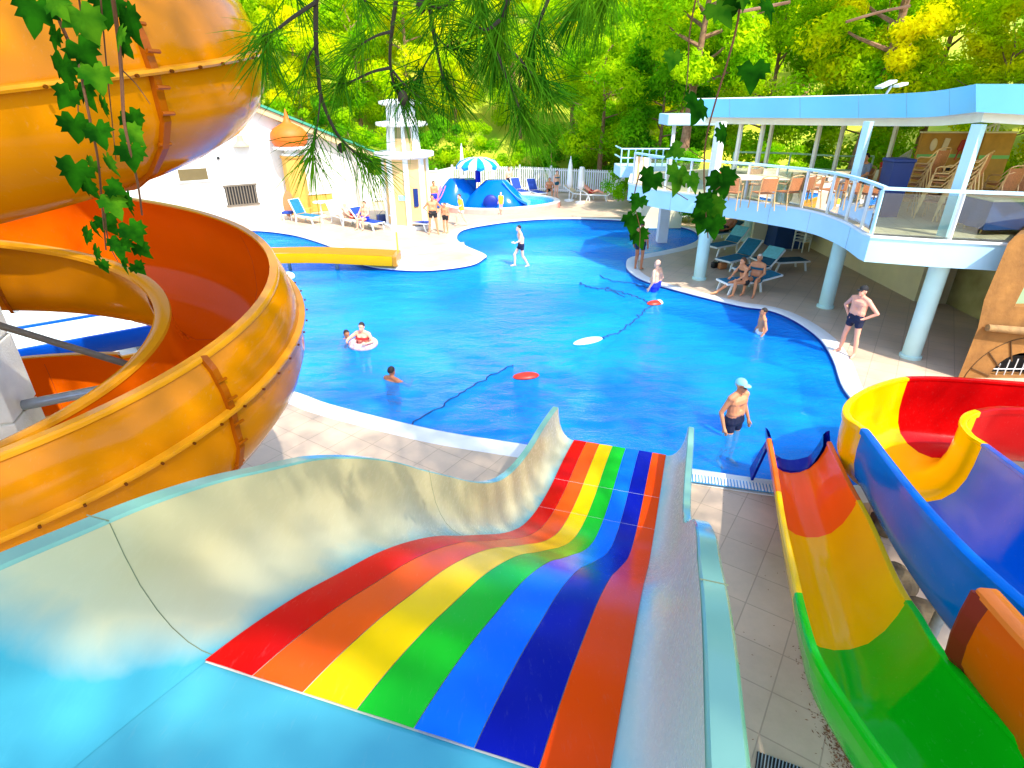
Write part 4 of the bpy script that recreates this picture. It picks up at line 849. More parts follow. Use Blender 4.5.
MB().box(Vector(((wx0 + wx1) / 2, RY + .25, (wz0 + wz1) / 2)), (.8, .04, wz1 - wz0 + .1)).build('window', mat('mint_window', (150, 180, 140), .2), rk)
# ================================================================== FURNITURE
def make_lounger(label, loc, rz, fab, back=R(38), towel=None, group='sun loungers'):
    root = thing('sun_lounger', label, 'sun lounger', (0, 0, 0), group)
    # lies along +Y: foot at y=-.95, head at y=+.95, backrest hinged at y=.25
    f = MB(); bl = .78; hy, hz_ = .22, .36
    for x in (-.31, .31): f.box(Vector((x, -.37, .34)), (.05, 1.25, .06), 0, .01); f.box(Vector((x, hy + bl / 2 * math.cos(back), hz_ + bl / 2 * math.sin(back))), (.045, bl, .05), 0, .008, rx=back)
    for y in (-.97, .22): f.box(Vector((0, y, .34)), (.62, .05, .06), 0, .01)
    f.box(Vector((0, hy + bl * math.cos(back), hz_ + bl * math.sin(back))), (.66, .05, .05), 0, .01, rx=back)
    f.build('frame', M['plastic_white'], root)
    for x in (-.3, .3):
        for ya, yb_ in ((-.8, -.6), (.2, .02)):
            MB().loft([[Vector((x + dx, ya + (yb_ - ya) * t * 0 + dy + (ya - yb_) * .5 * (1 - t), z)) for dx, dy in ((-.025, -.03), (.025, -.03), (.025, .03), (-.025, .03))] for z, t in ((0, 0), (.33, 1))], True, True).build('leg', M['plastic_white'], root)
    s = MB(); rows = [[Vector((x, y, .375 - .012 * math.sin(k)) ) for x in (-.28, .28)] for k, y in enumerate([-.94, -.6, -.3, 0, .2])]
    s.box(Vector((0, -.37, .37)), (.57, 1.16, .03), 0, .012); s.build('seat_sling', M[fab], root)
    MB().box(Vector((0, hy + bl / 2 * math.cos(back) - .01, hz_ + bl / 2 * math.sin(back) + .03)), (.57, bl - .04, .03), 0, .012, rx=back).build('back_sling', M[fab], root)
    if towel: MB().box(Vector((0, hy + bl * .7 * math.cos(back) - .02, hz_ + bl * .7 * math.sin(back) + .055)), (.62, .5, .025), .05, .011, rx=back).build('towel', M[towel], root)
    root.location = loc; root.rotation_euler = (0, 0, rz); return root
def lounger(px, py, rz, fab, label, back=38, towel=None, group='sun loungers on the far deck'):
    return make_lounger(label, G(px, py), R(rz), fab, R(back), towel, group)
gA, gB, gC = 'sun loungers on the far deck', 'sun loungers under the terrace', 'sun loungers by the picket fence'
lounger(305, 222, 60, 'tealfab', 'teal sun lounger with raised back beside the onion pillar', 62)
lounger(340, 222, 40, 'tablecream', 'beige sun lounger with raised back between the teal lounger and the bathing couple', 50)
lounger(352, 226, 60, 'tablecream', 'sun lounger under the paler of the two seated sunbathers', 40)
lounger(367, 228, 50, 'navyfab', 'navy sun lounger under the sunbather nearest the tower', 40)
lounger(412, 229, 70, 'navyfab', 'white sun lounger with a blue cap-like towel in front of the tower', 20, 'navyfab')
lounger(204, 216, 30, 'navyfab', 'blue lounger back showing at the foot of the white house wall behind the orange coil', 60)
lounger(519, 196, 25, 'navyfab', 'navy sun lounger by the picket fence, left one of the pair', 55, None, gC)
lounger(535, 197, 25, 'navyfab', 'navy sun lounger by the picket fence, right one of the pair', 55, None, gC)
lounger(578, 199, 60, 'tablecream', 'pale lounger under the tall closed white parasol by the fence', 30, None, gC)
lounger(592, 200, 75, 'tablecream', 'pale lounger nearest the right end of the picket fence', 30, None, gC)
lounger(687, 222, -75, 'tealdark', 'dark lounger under the terrace, farthest from the camera', 12, None, gB)
lounger(722, 240, -65, 'tealdark', 'dark lounger carrying the reclining bather under the terrace', 30, None, gB)
lounger(726, 252, -58, 'tealfab', 'teal lounger with an upright slanted back just behind the reclining bather row', 42, 'aquatowel', gB)
lounger(738, 266, -55, 'tealfab', 'teal lounger with a slanted back third from the far end under the terrace', 42, None, gB)
lounger(757, 276, -60, 'tealdark', 'lounger draped with an aqua towel behind the seated couple', 40, 'aquatowel', gB)
lounger(747, 290, -75, 'tealfab', 'white lounger the couple are sitting on at the pool side', 10, None, gB)
lounger(778, 270, 100, 'tealdark', 'flat dark green lounger pointing away at the right of the aqua towel', 5, None, gB)
def parasol_closed(px, py, label, h=2.4):
    p = G(px, py); root = thing('closed_parasol', label, 'parasol', p.to_tuple(), 'closed parasols')
    MB().tube([p, p + Vector((0, 0, h + .1))], .03, 8).build('pole', M['white'], root)
    MB().lathe([(.04, .75), (.16, .8), (.2, 1.0), (.17, 1.5), (.12, 2.0), (.06, h - .1), (.01, h)], p, 9).build('folded_canopy', M['white'], root, True, 60)
    MB().lathe([(0, 0), (.28, 0), (.28, .08), (.05, .12), (0, .12)], p, 14).build('base', M['white'], root)
parasol_closed(569, 201, 'tall closed white parasol by the picket fence'); parasol_closed(580, 203, 'shorter closed white parasol right of the tall one by the fence', 1.8)
parasol_closed(463, 194, 'thin white pole rising beside the kids slide parasol', 2.9)
# half-open parasol/board near the onion pillar
p = G(291, 219); ch = thing('surf_chair', 'brown rounded chair back with a blue seat left of the onion pillar', 'chair', p.to_tuple())
MB().loft([[p + Vector((.28 * math.cos(t), .02 * s_ + .1 * math.sin(t), .75 + .62 * math.sin(t))) for t in [2 * math.pi * k / 16 for k in range(16)]] for s_ in (-1, 1)], True, True).build('backrest', M['chairwood'], ch)
MB().box(p + Vector((0, -.25, .38)), (.5, .5, .1), 0, .02).build('seat', M['navyfab'], ch)
for x, y in ((-.2, -.45), (.2, -.45), (-.2, .05), (.2, .05)): MB().tube([p + Vector((x, y, 0)), p + Vector((x, y, .35))], .025, 6).build('leg', M['plastic_white'], ch)
p = G(322, 216); wt = thing('side_table', 'white pedestal side table beside the teal lounger', 'table', p.to_tuple())
MB().lathe([(0, .68), (.36, .68), (.38, .71), (.36, .74), (0, .74)], p, 18).build('tabletop', M['plastic_white'], wt); MB().tube([p + Vector((0, 0, .02)), p + Vector((0, 0, .69))], .04, 8).build('pedestal', M['plastic_white'], wt); MB().lathe([(0, 0), (.22, 0), (.2, .04), (0, .05)], p, 14).build('base', M['plastic_white'], wt)
# yellow-poled stand on the tongue of deck
p = G(399, 263); pst = thing('pole_stand', 'yellow pole on a round white base at the end of the yellow flume', 'stand', p.to_tuple())
MB().lathe([(0, 0), (.32, 0), (.3, .08), (.1, .16), (.08, .32), (0, .32)], p, 18).build('base', M['white'], pst, True); MB().tube([p, p + Vector((0, 0, 1.15))], .03, 8).build('pole', M['yellowpole'], pst)
# small sunlit fixture in the pool behind the coil
p = G(289, 278, -.05); fl0 = thing('white_float', 'round white float bobbing by the right edge of the orange coil', 'float', p.to_tuple(), 'pool floats'); MB().ell(p + Vector((0, 0, .06)), (.22, .16, .16), 14, 8).build('float_body', M['floatwhite'], fl0, True)
p = G(665, 219); dk = thing('pole_stand', 'thin leaning white pole on the far deck left of the terrace columns', 'stand', G(646, 213).to_tuple()); p = G(646, 213); MB().tube([p, p + Vector((.45, 0, 1.3))], .025, 6).build('pole', M['white'], dk); MB().lathe([(0, 0), (.2, 0), (.18, .05), (0, .06)], p, 12).build('base', M['chairwood'], dk)

# under-terrace clutter: blue cover and stacked white chairs
p = G(783, 246); cv = thing('covered_stack', 'dark blue covered stack standing against the cream wall under the terrace', 'cover', p.to_tuple())
MB().loft([[p + Vector((x * s_, y * s_, z)) for x, y in ((-.6, -.5), (.6, -.5), (.6, .5), (-.6, .5))] for z, s_ in ((0, 1.03), (.4, .98), (1.0, .95), (1.2, .85))], True, True).build('cover', M['tarpblue'], cv)
def plastic_chair(loc, rz, label, group):
    root = thing('plastic_chair', label, 'chair', (0, 0, 0), group)
    MB().box(Vector((0, 0, .42)), (.46, .44, .03), 0, .012).build('seat', M['plastic_white'], root)
    b = MB(); b.loft([[Vector((.22 * x, .21 + .04 * (x * x) * -1 + .12 * (z - .42), z)) for x in (-1, -.5, 0, .5, 1)] for z in (.44, .6, .78, .84)]); b.build('backrest', M['plastic_white'], root)
    for x, y in ((-.21, -.2), (.21, -.2), (-.21, .2), (.21, .2)): MB().tube([(x * 1.1, y * 1.1, 0), (x, y, .42)], .022, 6).build('leg', M['plastic_white'], root)
    for x in (-.25, .25): MB().tube([(x, -.2, .42), (x, -.18, .62), (x, .22, .64)], .02, 6).build('armrest', M['plastic_white'], root)
    root.location = loc; root.rotation_euler = (0, 0, rz); return root
p = G(800, 251); c0 = plastic_chair(p, R(-60), 'white plastic chair at the bottom of the stack beside the blue cover', 'stacked plastic chairs')
ordn = ['bottom', 'second', 'third', 'fourth', 'fifth', 'sixth', 'seventh']
for i in range(1, 4): dup(c0, p + Vector((0, .0, .13 * i)), R(-60), ordn[i] + ' white plastic chair up the stack beside the blue cover')

# cane chairs of the terrace
def cane_chair():
    root = thing('cane_chair', 'x', 'chair', (0, 0, 0), 'cane chairs on the terrace')
    MB().box(Vector((0, -.02, .44)), (.44, .44, .03), 0, .012).build('seat', M['chairwood'], root)
    b = MB(); b.loft([[Vector((.23 * math.sin(t), .2 + .06 * math.cos(t) + .1 * (z - .5), z)) for t in [-1.2 + .4 * k for k in range(7)]] for z in (.5, .62, .74, .84)]); b.build('backrest', M['chairwood'], root)
    for s_ in (-1, 1):
        MB().tube([(s_ * .25, -.24, 0), (s_ * .24, -.22, .44), (s_ * .25, -.2, .62), (s_ * .26, -.12, .66), (s_ * .25, .12, .67), (s_ * .22, .24, .84)], .016, 6).build('armrest', M['goldtube'], root)
        MB().tube([(s_ * .24, .3, 0), (s_ * .22, .2, .45), (s_ * .22, .26, .86)], .016, 6).build('leg', M['goldtube'], root)
        MB().tube([(s_ * .25, -.24, 0), (s_ * .24, -.22, .44)], .017, 6).build('leg', M['goldtube'], root)
    MB().tube([(-.22, .26, .86), (-.1, .3, .9), (.1, .3, .9), (.22, .26, .86)], .016, 6).build('top_tube', M['goldtube'], root)
    return root
cc0 = cane_chair(); cc_used = [False]
def cane(loc, rz, label, grp):
    if not cc_used[0]: cc_used[0] = True; cc0.location = loc; cc0.rotation_euler = (0, 0, rz); cc0['label'] = label; cc0['group'] = grp; return cc0
    c = dup(cc0, loc, rz, label); c['group'] = grp; return c
stacks = [(908, 214, 6, 200, 'leftmost stack by the blue bin'), (928, 219, 5, 215, 'second stack from the blue bin'), (946, 222, 6, 225, 'stack just left of the thick roof post'), (984, 222, 4, 190, 'stack right of the thick roof post'), (1004, 215, 4, 170, 'stack behind the table at the right end')]
for sx, sy, nst, rz, lab in stacks:
    p = G(sx, sy, ZT + .005)
    for k in range(nst): cane(p + Vector((.02 * k, -.03 * k, .155 * k)), R(rz), (('topmost' if k == nst - 1 else ordn[k]) + ' cane chair of the ' + lab), 'stacked cane chairs on the terrace')
def table(loc, r_, h, label, cloth=None, lx=None):
    root = thing('terrace_table', label, 'table', tuple(loc)); loc = Vector(loc)
    if lx: MB().box(loc + Vector((0, 0, h)), (lx, r_ * 2, .04), 0, .012).build('tabletop', M['tablecream'], root)
    else: MB().lathe([(0, h - .02), (r_, h - .02), (r_ + .01, h), (r_, h + .02), (0, h + .02)], loc, 24).build('tabletop', M['tablecream'], root)
    L_ = (lx or r_ * 1.4) / 2 - .12
    for x, y in ((-L_, -r_ * .6), (L_, -r_ * .6), (-L_, r_ * .6), (L_, r_ * .6)): MB().tube([loc + Vector((x * 1.05, y, 0)), loc + Vector((x, y, h - .02))], .022, 6).build('leg', M['goldtube'], root)
    if cloth:
        c = MB(); n_ = 40; per = []
        hw, hd_ = (lx or 2 * r_) / 2 + .02, r_ + .02
        base = [(-hw, -hd_), (hw, -hd_), (hw, hd_), (-hw, hd_)]
        for k in range(4):
            a, b = base[k], base[(k + 1) % 4]; per += [(lerp(a[0], b[0], t / 10), lerp(a[1], b[1], t / 10)) for t in range(10)]
        c.loft([[loc + Vector((x * (1 + .05 * s_ * (1 + math.sin(i * 1.3))), y * (1 + .05 * s_ * (1 + math.sin(i * 1.3))), h - .015 - .6 * s_)) for i, (x, y) in enumerate(per)] for s_ in (0, .3, .65, 1)], True); c.build('cloth', M[cloth], root, True)
    return root
p = G(746, 204, ZT + .005); table(p, .55, .74, 'long pale table among cane chairs at the left part of the terrace', None, 1.9)
for k, (dx, dy, rz, lab) in enumerate([(-.75, -.75, 150, 'front left'), (.1, -.85, 185, 'front middle'), (.85, -.7, 200, 'front right'), (-.6, .8, 10, 'back left'), (.5, .85, -10, 'back right')]):
    cane(p + Vector((dx, dy, 0)), R(rz), 'cane chair at the %s of the long pale terrace table' % lab, 'cane chairs round the long terrace table')
p = G(1000, 231, ZT + .005); table(p, .45, .74, 'pale table with a teal cloth front at the right end of the terrace', 'tarpblue', 1.5)
p = G(862, 200, ZT + .005); cane(p + Vector((.9, .4, 0)), R(120), 'pale chair beside the man in the grey shirt on the terrace', 'cane chairs round the long terrace table')
p = G(823, 203, ZT + .005); wc = plastic_chair(p, R(100), 'white plastic chair behind the balustrade glass in the middle of the terrace', 'plastic chairs behind the balustrade'); 
p = G(858, 210, ZT + .005); dup(wc, p, R(60), 'white plastic chair behind the balustrade glass next to the blue bin')

# pool rope, floats
rp = [G(x, y, -.07) for x, y in [(408, 427), (440, 407), (470, 388), (497, 373), (515, 365)]]
r0 = thing('lane_rope', 'dark submerged rope line running across the near half of the pool', 'rope', rp[0].to_tuple(), 'pool ropes')
def wob(path, amp, sub=10):
    return [p + Vector((random.uniform(-1, 1) * amp, random.uniform(-1, 1) * amp, 0)) for p in cr(path, sub, False)]
MB().tube(wob(rp, .05), .022, 6).build('rope', M['rope'], r0, True)
rp = [G(x, y, -.07) for x, y in [(588, 343), (606, 337), (622, 331), (633, 322), (645, 311), (655, 304)]]
r1 = thing('lane_rope', 'dark submerged rope running between the white float and the red striped float', 'rope', rp[0].to_tuple(), 'pool ropes'); MB().tube(wob(rp, .07), .026, 6).build('rope', M['rope'], r1, True)
for pts, lab in (([(578, 283), (590, 288), (606, 290), (625, 297)], 'dark wavy rope nearest the old man, upper of the two'), ([(600, 276), (612, 281), (632, 284), (650, 289)], 'short dark wavy rope close to the pool edge by the old man'), ([(606, 288), (622, 293), (636, 297), (650, 303)], 'dark wavy rope ending at the red striped float')):
    rp = [G(x, y, -.07) for x, y in pts]; r2 = thing('lane_rope', lab, 'rope', rp[0].to_tuple(), 'pool ropes'); MB().tube(wob(rp, .08), .03, 6).build('rope', M['rope'], r2, True)
def floatboard(px, py, L_, rz, m_, lab, band=None):
    p = G(px, py, -.03); root = thing('pool_float', lab, 'float', p.to_tuple(), 'pool floats'); rot = Matrix.Rotation(R(rz), 3, 'Z')
    MB().ell(p, (L_ / 2, .16, .075), 18, 8, rot).build('float_body', M[m_], root, True)
    if band: MB().lathe([(.168, -.1), (.17, 0), (.168, .1)], (0, 0, 0), 16).mesh('x', M[band]); b = MB().ell(p + rot @ Vector((L_ * .3, 0, .01)), (L_ * .14, .155, .078), 14, 8, rot); b.build('float_band', M[band], root, True)
floatboard(526, 376, .62, 12, 'poolblue', 'red float on the near rope in the middle of the pool')
floatboard(588, 341, .9, 28, 'floatwhite', 'long white float in the middle of the pool')
floatboard(655, 303, .55, 20, 'poolblue', 'red float with a white end near the right edge of the pool', 'floatwhite')

# drain grate at the bottom, leaf litter on the tiles
dg = [G(757, 752), G(806, 770), G(800, 800), G(752, 790)]; root = thing('drain_grate', 'black slatted drain grate in the tiles at the foot of the rainbow slide', 'grate', dg[0].to_tuple())
MB().prism([(p.x, p.y) for p in dg], .003, .012).build('frame', M['hole'], root)
db = MB(); 
for i in range(14): t = (i + .5) / 14; a, b = dg[0].lerp(dg[1], t), dg[3].lerp(dg[2], t); db.tube([a + Vector((0, 0, .018)), b + Vector((0, 0, .018))], .006, 5)
db.build('slat', M['steel'], root)
lm = MB(); rnd = random.Random(3)
for i in range(1500):
    t = rnd.random(); p = G(lerp(812, 850, t) + rnd.gauss(0, 9), lerp(640, 768, t) + rnd.gauss(0, 8)); a = rnd.random() * 6.3; s_ = rnd.uniform(.006, .024)
    d = Vector((math.cos(a), math.sin(a), 0)); n_ = Vector((-d.y, d.x, 0)); z = Vector((0, 0, rnd.uniform(.006, .012)))
    lm.add([p + z - d * s_, p + z + n_ * s_ * .3, p + z + d * s_ + Vector((0, 0, .004)), p + z - n_ * s_ * .3], [(0, 1, 2, 3)])
for i in range(160):
    a = rnd.random() * 6.3; p = G(815, 660) + Vector((rnd.uniform(-3, 1.0), rnd.uniform(-1, 3.6), 0)); s_ = .012; d = Vector((math.cos(a), math.sin(a), 0)); n_ = Vector((-d.y, d.x, 0)); z = Vector((0, 0, .008)); lm.add([p + z - d * s_, p + z + n_ * s_ * .4, p + z + d * s_, p + z - n_ * s_ * .4], [(0, 1, 2, 3)])
tag(lm.build('leaf_litter', mat('dry_leaves', (120, 70, 35), .9, .4, 30)), 'brown dry leaf litter on the tiles beside the green slide', 'leaf litter', kind='stuff')
# rock planter under the hairpin slide
for k, (px, py, s_, lab) in enumerate([(893, 585, .22, 'brown boulder under the blue chute, nearest the yellow section'), (905, 625, .25, 'brown boulder between the green and blue chutes'), (880, 530, .18, 'dark stone below the hairpin turn')]):
    p = G(px, py); root = thing('boulder', lab, 'rock', p.to_tuple(), 'boulders under the hairpin slide'); bm_ = bmesh.new(); bmesh.ops.create_icosphere(bm_, subdivisions=3, radius=s_)
    for v in bm_.verts: v.co = Vector((v.co.x * 1.3, v.co.y, v.co.z * .8)) * (1 + .5 * noise.noise(v.co * 5 + Vector((k, 0, 0)))) + Vector((0, 0, s_ * .5))
    me = bpy.data.meshes.new('stone'); bm_.to_mesh(me); bm_.free(); me.materials.append(M['stone']); o = bpy.data.objects.new('stone', me); C.objects.link(o); o.parent = root

# ================================================================== PEOPLE
SK = {n_: mat('skin_' + n_, c, .55, .07, 6, .08, 60) for n_, c in dict(fair=(238, 182, 150), tan=(214, 142, 98), brown=(176, 108, 70), pink=(240, 165, 135)).items()}
HAIR = {n_: mat('hair_' + n_, c, .7, .2, 30) for n_, c in dict(dark=(35, 24, 18), grey=(200, 190, 178), brown=(85, 55, 32), blond=(205, 165, 100)).items()}
CL = {n_: mat('cloth_' + n_, c, .8, .12, 12, .2, 80) for n_, c in dict(navy=(14, 22, 55), blue=(20, 50, 215), black=(25, 25, 28), yellow=(240, 225, 60), white=(235, 235, 235), grey=(130, 140, 165), red=(200, 40, 40), aqua=(150, 220, 235), teal=(20, 90, 110)).items()}
def posej(kind):
    J = dict(head=(0, -.02, 1.63), neck=(0, .0, 1.50), chest=(0, .0, 1.33), belly=(0, -.005, 1.12), pelvis=(0, 0, .95))
    for s_, k in ((-1, 'l'), (1, 'r')):
        J['sh' + k] = (s_ * .185, .0, 1.42); J['el' + k] = (s_ * .245, .02, 1.13); J['wr' + k] = (s_ * .255, -.06, .89); J['ha' + k] = (s_ * .25, -.09, .80)
        J['hip' + k] = (s_ * .095, 0, .93); J['kn' + k] = (s_ * .105, -.02, .50); J['an' + k] = (s_ * .11, .02, .09); J['to' + k] = (s_ * .13, -.15, .035)
    S_ = lambda **k: J.update(k)
    if kind == 'hips':
        S_(ell=(-.40, .10, 1.17), wrl=(-.20, -.02, 1.0), hal=(-.13, -.08, .98), elr=(.40, .10, 1.17), wrr=(.20, -.02, 1.0), har=(.13, -.08, .98), anl=(-.2, .0, .09), anr=(.19, .0, .09), tol=(-.24, -.16, .035), tor=(.23, -.16, .035), knl=(-.16, -.02, .5), knr=(.15, -.02, .5))
    if kind == 'wade':
        S_(ell=(-.30, .06, 1.15), wrl=(-.31, -.06, .91), hal=(-.30, -.1, .83), elr=(.30, .06, 1.15), wrr=(.31, -.06, .91), har=(.30, -.1, .83), anl=(-.15, .1, .09), tol=(-.17, -.07, .035), knl=(-.13, -.08, .5))
    if kind == 'walk':
        S_(knl=(-.10, -.26, .54), anl=(-.1, -.24, .12), tol=(-.1, -.4, .08), knr=(.1, .04, .50), anr=(.1, .28, .12), tor=(.1, .14, .04), ell=(-.25, .16, 1.16), wrl=(-.24, .12, .92), hal=(-.24, .09, .84), elr=(.25, -.12, 1.17), wrr=(.22, -.32, 1.08), har=(.2, -.4, 1.1), chest=(0, -.05, 1.33), neck=(0, -.07, 1.5), head=(0, -.11, 1.62), shl=(-.18, -.04, 1.42), shr=(.18, -.06, 1.42))
    if kind in ('sit', 'sitlean'):
        dz = -.48; f = -.12 if kind == 'sitlean' else .02
        for k in list(J):
            x, y, z = J[k]; J[k] = (x, y + f * (z - .95) / .5, z + dz) if z > .94 else (x, y, z + dz)
        for s_, k in ((-1, 'l'), (1, 'r')):
            J['hip' + k] = (s_ * .1, 0, .47); J['kn' + k] = (s_ * .16, -.43, .49); J['an' + k] = (s_ * .17, -.46, .09); J['to' + k] = (s_ * .19, -.62, .035)
            J['el' + k] = (s_ * .27, -.12 + f, .72); J['wr' + k] = (s_ * .19, -.33 + f * .5, .60); J['ha' + k] = (s_ * .17, -.42 + f * .5, .56)
        if kind == 'sitlean': J['anl'] = (-.2, -.85, .09); J['tol'] = (-.22, -1.02, .05); J['knl'] = (-.17, -.42, .40)
    if kind == 'recline':                      # on a lounger lying along +Y (head end), pelvis at y=.1, z=.47
        a = R(42); 
        def up(d, x=0, lift=0): return (x, .1 + d * math.cos(a) - lift * math.sin(a), .49 + d * math.sin(a) + lift * math.cos(a))
        J.update(pelvis=up(0), belly=up(.18), chest=up(.40), neck=up(.58), head=up(.72, 0, .05))
        for s_, k in ((-1, 'l'), (1, 'r')):
            J['sh' + k] = up(.49, s_ * .185); J['el' + k] = up(.26, s_ * .29, .02); J['wr' + k] = (s_ * .24, .02, .52); J['ha' + k] = (s_ * .2, -.06, .52)
            J['hip' + k] = (s_ * .095, .06, .48); J['kn' + k] = (s_ * .12, -.36, .62 if k == 'l' else .50); J['an' + k] = (s_ * .12, -.68 if k == 'l' else -.8, .46); J['to' + k] = (s_ * .14, -.78 if k == 'l' else -.86, .50 if k == 'l' else .58)
    if kind == 'swim':
        S_(ell=(-.38, -.16, 1.28), wrl=(-.30, -.38, 1.30), hal=(-.24, -.45, 1.31), elr=(.38, -.16, 1.28), wrr=(.30, -.38, 1.30), har=(.24, -.45, 1.31))
    return J
def remesh(mb, name, m, vox, smooth=4):
    me = mb.mesh('tmp', m); o = bpy.data.objects.new('tmp', me); C.objects.link(o)
    r_ = o.modifiers.new('r', 'REMESH'); r_.mode = 'VOXEL'; r_.voxel_size = vox; r_.use_smooth_shade = True
    s_ = o.modifiers.new('s', 'SMOOTH'); s_.iterations = smooth; s_.factor = .5
    bpy.context.view_layer.update(); dg_ = bpy.context.evaluated_depsgraph_get()
    out = bpy.data.meshes.new_from_object(o.evaluated_get(dg_)); out.name = name
    bpy.data.objects.remove(o); bpy.data.meshes.remove(me)
    out.materials.clear(); out.materials.append(m); out.polygons.foreach_set('use_smooth', [True] * len(out.polygons)); return out
def person(loc, rz, H, kind, skin, label, bottom=None, hair='dark', cap=None, fat=1.0, female=False, top=None, glasses=False, fine=False, shirt=None, longhair=False, turn=0):
    J = {k: Vector(v) for k, v in posej(kind).items()}
    root = thing('person', label, 'person', (0, 0, 0))
    b = MB(); F = fat
    def torso(mb, g=0.0, parts=('chest', 'belly', 'pelvis')):
        X = Vector((1, 0, 0)); ch, be, pe, ne = J['chest'], J['belly'], J['pelvis'], J['neck']
        cw, bw__, pw_ = (.085, .075, .09) if not female else (.07, .06, .095)
        if 'chest' in parts: mb.cap(ch - X * cw, ch + X * cw, .112 * (.5 + F * .5) + g, .112 * (.5 + F * .5) + g)
        if 'belly' in parts:
            fw_ = Vector((0, -.05, 0)) * (F - 1) * 2
            mb.cap(be - X * bw__ * F + fw_, be + X * bw__ * F + fw_, .105 * F + g, .105 * F + g)
            for sx in (-1, 1): mb.cap(ch + X * sx * cw, be + X * sx * bw__ * F, .105 + g, .102 * F + g)
        if 'pelvis' in parts:
            mb.cap(pe - X * pw_, pe + X * pw_, .108 * (.6 + F * .4) + g, .108 * (.6 + F * .4) + g)
            if 'belly' in parts or g > 0:
                for sx in (-1, 1): mb.cap(be.lerp(pe, .0 if 'belly' in parts else .55) + X * sx * bw__, pe + X * sx * pw_, .1 * F + g, .105 + g)
    torso(b)
    if female:
        for sx in (-1, 1): b.ell(J['chest'] + Vector((sx * .075, -.085, -.01)), (.062, .06, .062), 10, 8)
    for k, sx in (('l', -1), ('r', 1)):
        b.cap(J['neck'] + Vector((sx * .03, .01, -.02)), J['sh' + k], .052, .066); b.cap(J['chest'] + Vector((sx * .08, 0, .02)), J['sh' + k], .09, .062)
        b.cap(J['sh' + k], J['el' + k], .055 * (.6 + .4 * F), .042); b.cap(J['el' + k], J['wr' + k], .043, .028)
        d = (J['ha' + k] - J['wr' + k]).normalized(); side_ = d.cross(Vector((sx, 0, .2))).normalized(); out_ = d.cross(side_).normalized()
        b.cap(J['wr' + k], J['wr' + k] + d * .07, .028, .034)
        for i_ in range(4):
            o_ = side_ * (.027 - .018 * i_); l_ = (.075, .085, .08, .062)[i_]; b0 = J['wr' + k] + d * .075 + o_; b1 = b0 + d * l_ * .5 + out_ * .004; b2 = b1 + d * l_ * .42 + out_ * sx * .012
            b.cap(b0, b1, .0105, .010, 6); b.cap(b1, b2, .010, .008, 6)
        t0 = J['wr' + k] + d * .03 + side_ * .025; t1 = t0 + d * .04 + side_ * .03; b.cap(t0, t1, .014, .012, 6); b.cap(t1, t1 + d * .03 + side_ * .004, .012, .009, 6)
        b.cap(J['hip' + k], J['kn' + k], .085 * (.6 + .4 * F), .056); kn, an = J['kn' + k], J['an' + k]; mid = kn.lerp(an, .32) + Vector((0, .016, 0))
        b.cap(kn, mid, .055, .056); b.cap(mid, an, .056, .036); b.cap(an, J['to' + k], .04, .03); b.cap(an, an + (an - J['to' + k]).normalized() * .03 - Vector((0, 0, .03)), .036, .034)
    # head with face
    hd_ = J['head']; rotH = Matrix.Rotation(turn, 3, 'Z')
    fz = lambda x, y, z: hd_ + rotH @ Vector((x, y, z))
    b.cap(J['neck'] - Vector((0, 0, .03)), hd_ + Vector((0, .012, -.06)), .058 * (.7 + .3 * F), .055)
    b.ell(hd_ + Vector((0, .012, .025)), (.076, .096, .10), 16, 12); b.ell(fz(0, -.022, -.045), (.060, .070, .072), 14, 10)
    b.cap(fz(0, -.085, -.005), fz(0, -.108, -.03), .010, .016, 6); b.cap(fz(-.03, -.08, .022), fz(.03, -.08, .022), .014, .014, 6); b.ell(fz(0, -.075, -.098), (.028, .024, .02), 8, 6)
    b.cap(fz(-.018, -.088, -.066), fz(.018, -.088, -.066), .009, .009, 6)
    for sx in (-1, 1): b.ell(fz(sx * .078, .012, -.01), (.012, .026, .034), 8, 6)
    vox = .0085 if fine else .014
    body = bpy.data.objects.new('body', remesh(b, 'body', SK[skin], vox, 3)); C.objects.link(body); body.parent = root
    def child(mb, nm_, m_, v=.012):
        o = bpy.data.objects.new(nm_, remesh(mb, nm_, m_, v, 2)); C.objects.link(o); o.parent = root; return o
    for sx in (-1, 1):
        MB().ell(fz(sx * .03, -.084, .0), (.011, .008, .008), 8, 6).build('eye', HAIR['dark'], root, True)
    if glasses:
        g_ = MB()
        for sx in (-1, 1): g_.box(fz(sx * .034, -.098, .002), (.052, .012, .034), turn, .006); g_.tube([fz(sx * .062, -.095, .006), fz(sx * .084, .0, .006)], .005, 5)
        g_.build('sunglasses', M['black'], root)
    if hair:
        h_ = MB(); rows = []
        for a in [math.pi * i / 12 for i in range(8)]:
            rows.append([hd_ + Vector((0, .016, .028)) + rotH @ Vector((.083 * math.sin(a) * math.cos(t), (.104 if math.sin(t) > 0 else (.104 if a < 1.05 else .088)) * math.sin(a) * math.sin(t), .108 * math.cos(a) if (math.sin(t) > -.35 or a < 1.05) else .108 * math.cos(1.05))) for t in [2 * math.pi * k / 20 for k in range(20)]])
        h_.loft(rows, True, True)
        if longhair: h_.cap(hd_ + rotH @ Vector((0, .075, .0)), hd_ + rotH @ Vector((0, .095, -.2)), .06, .045)
        h_.build('hair', HAIR[hair], root, True, 80)
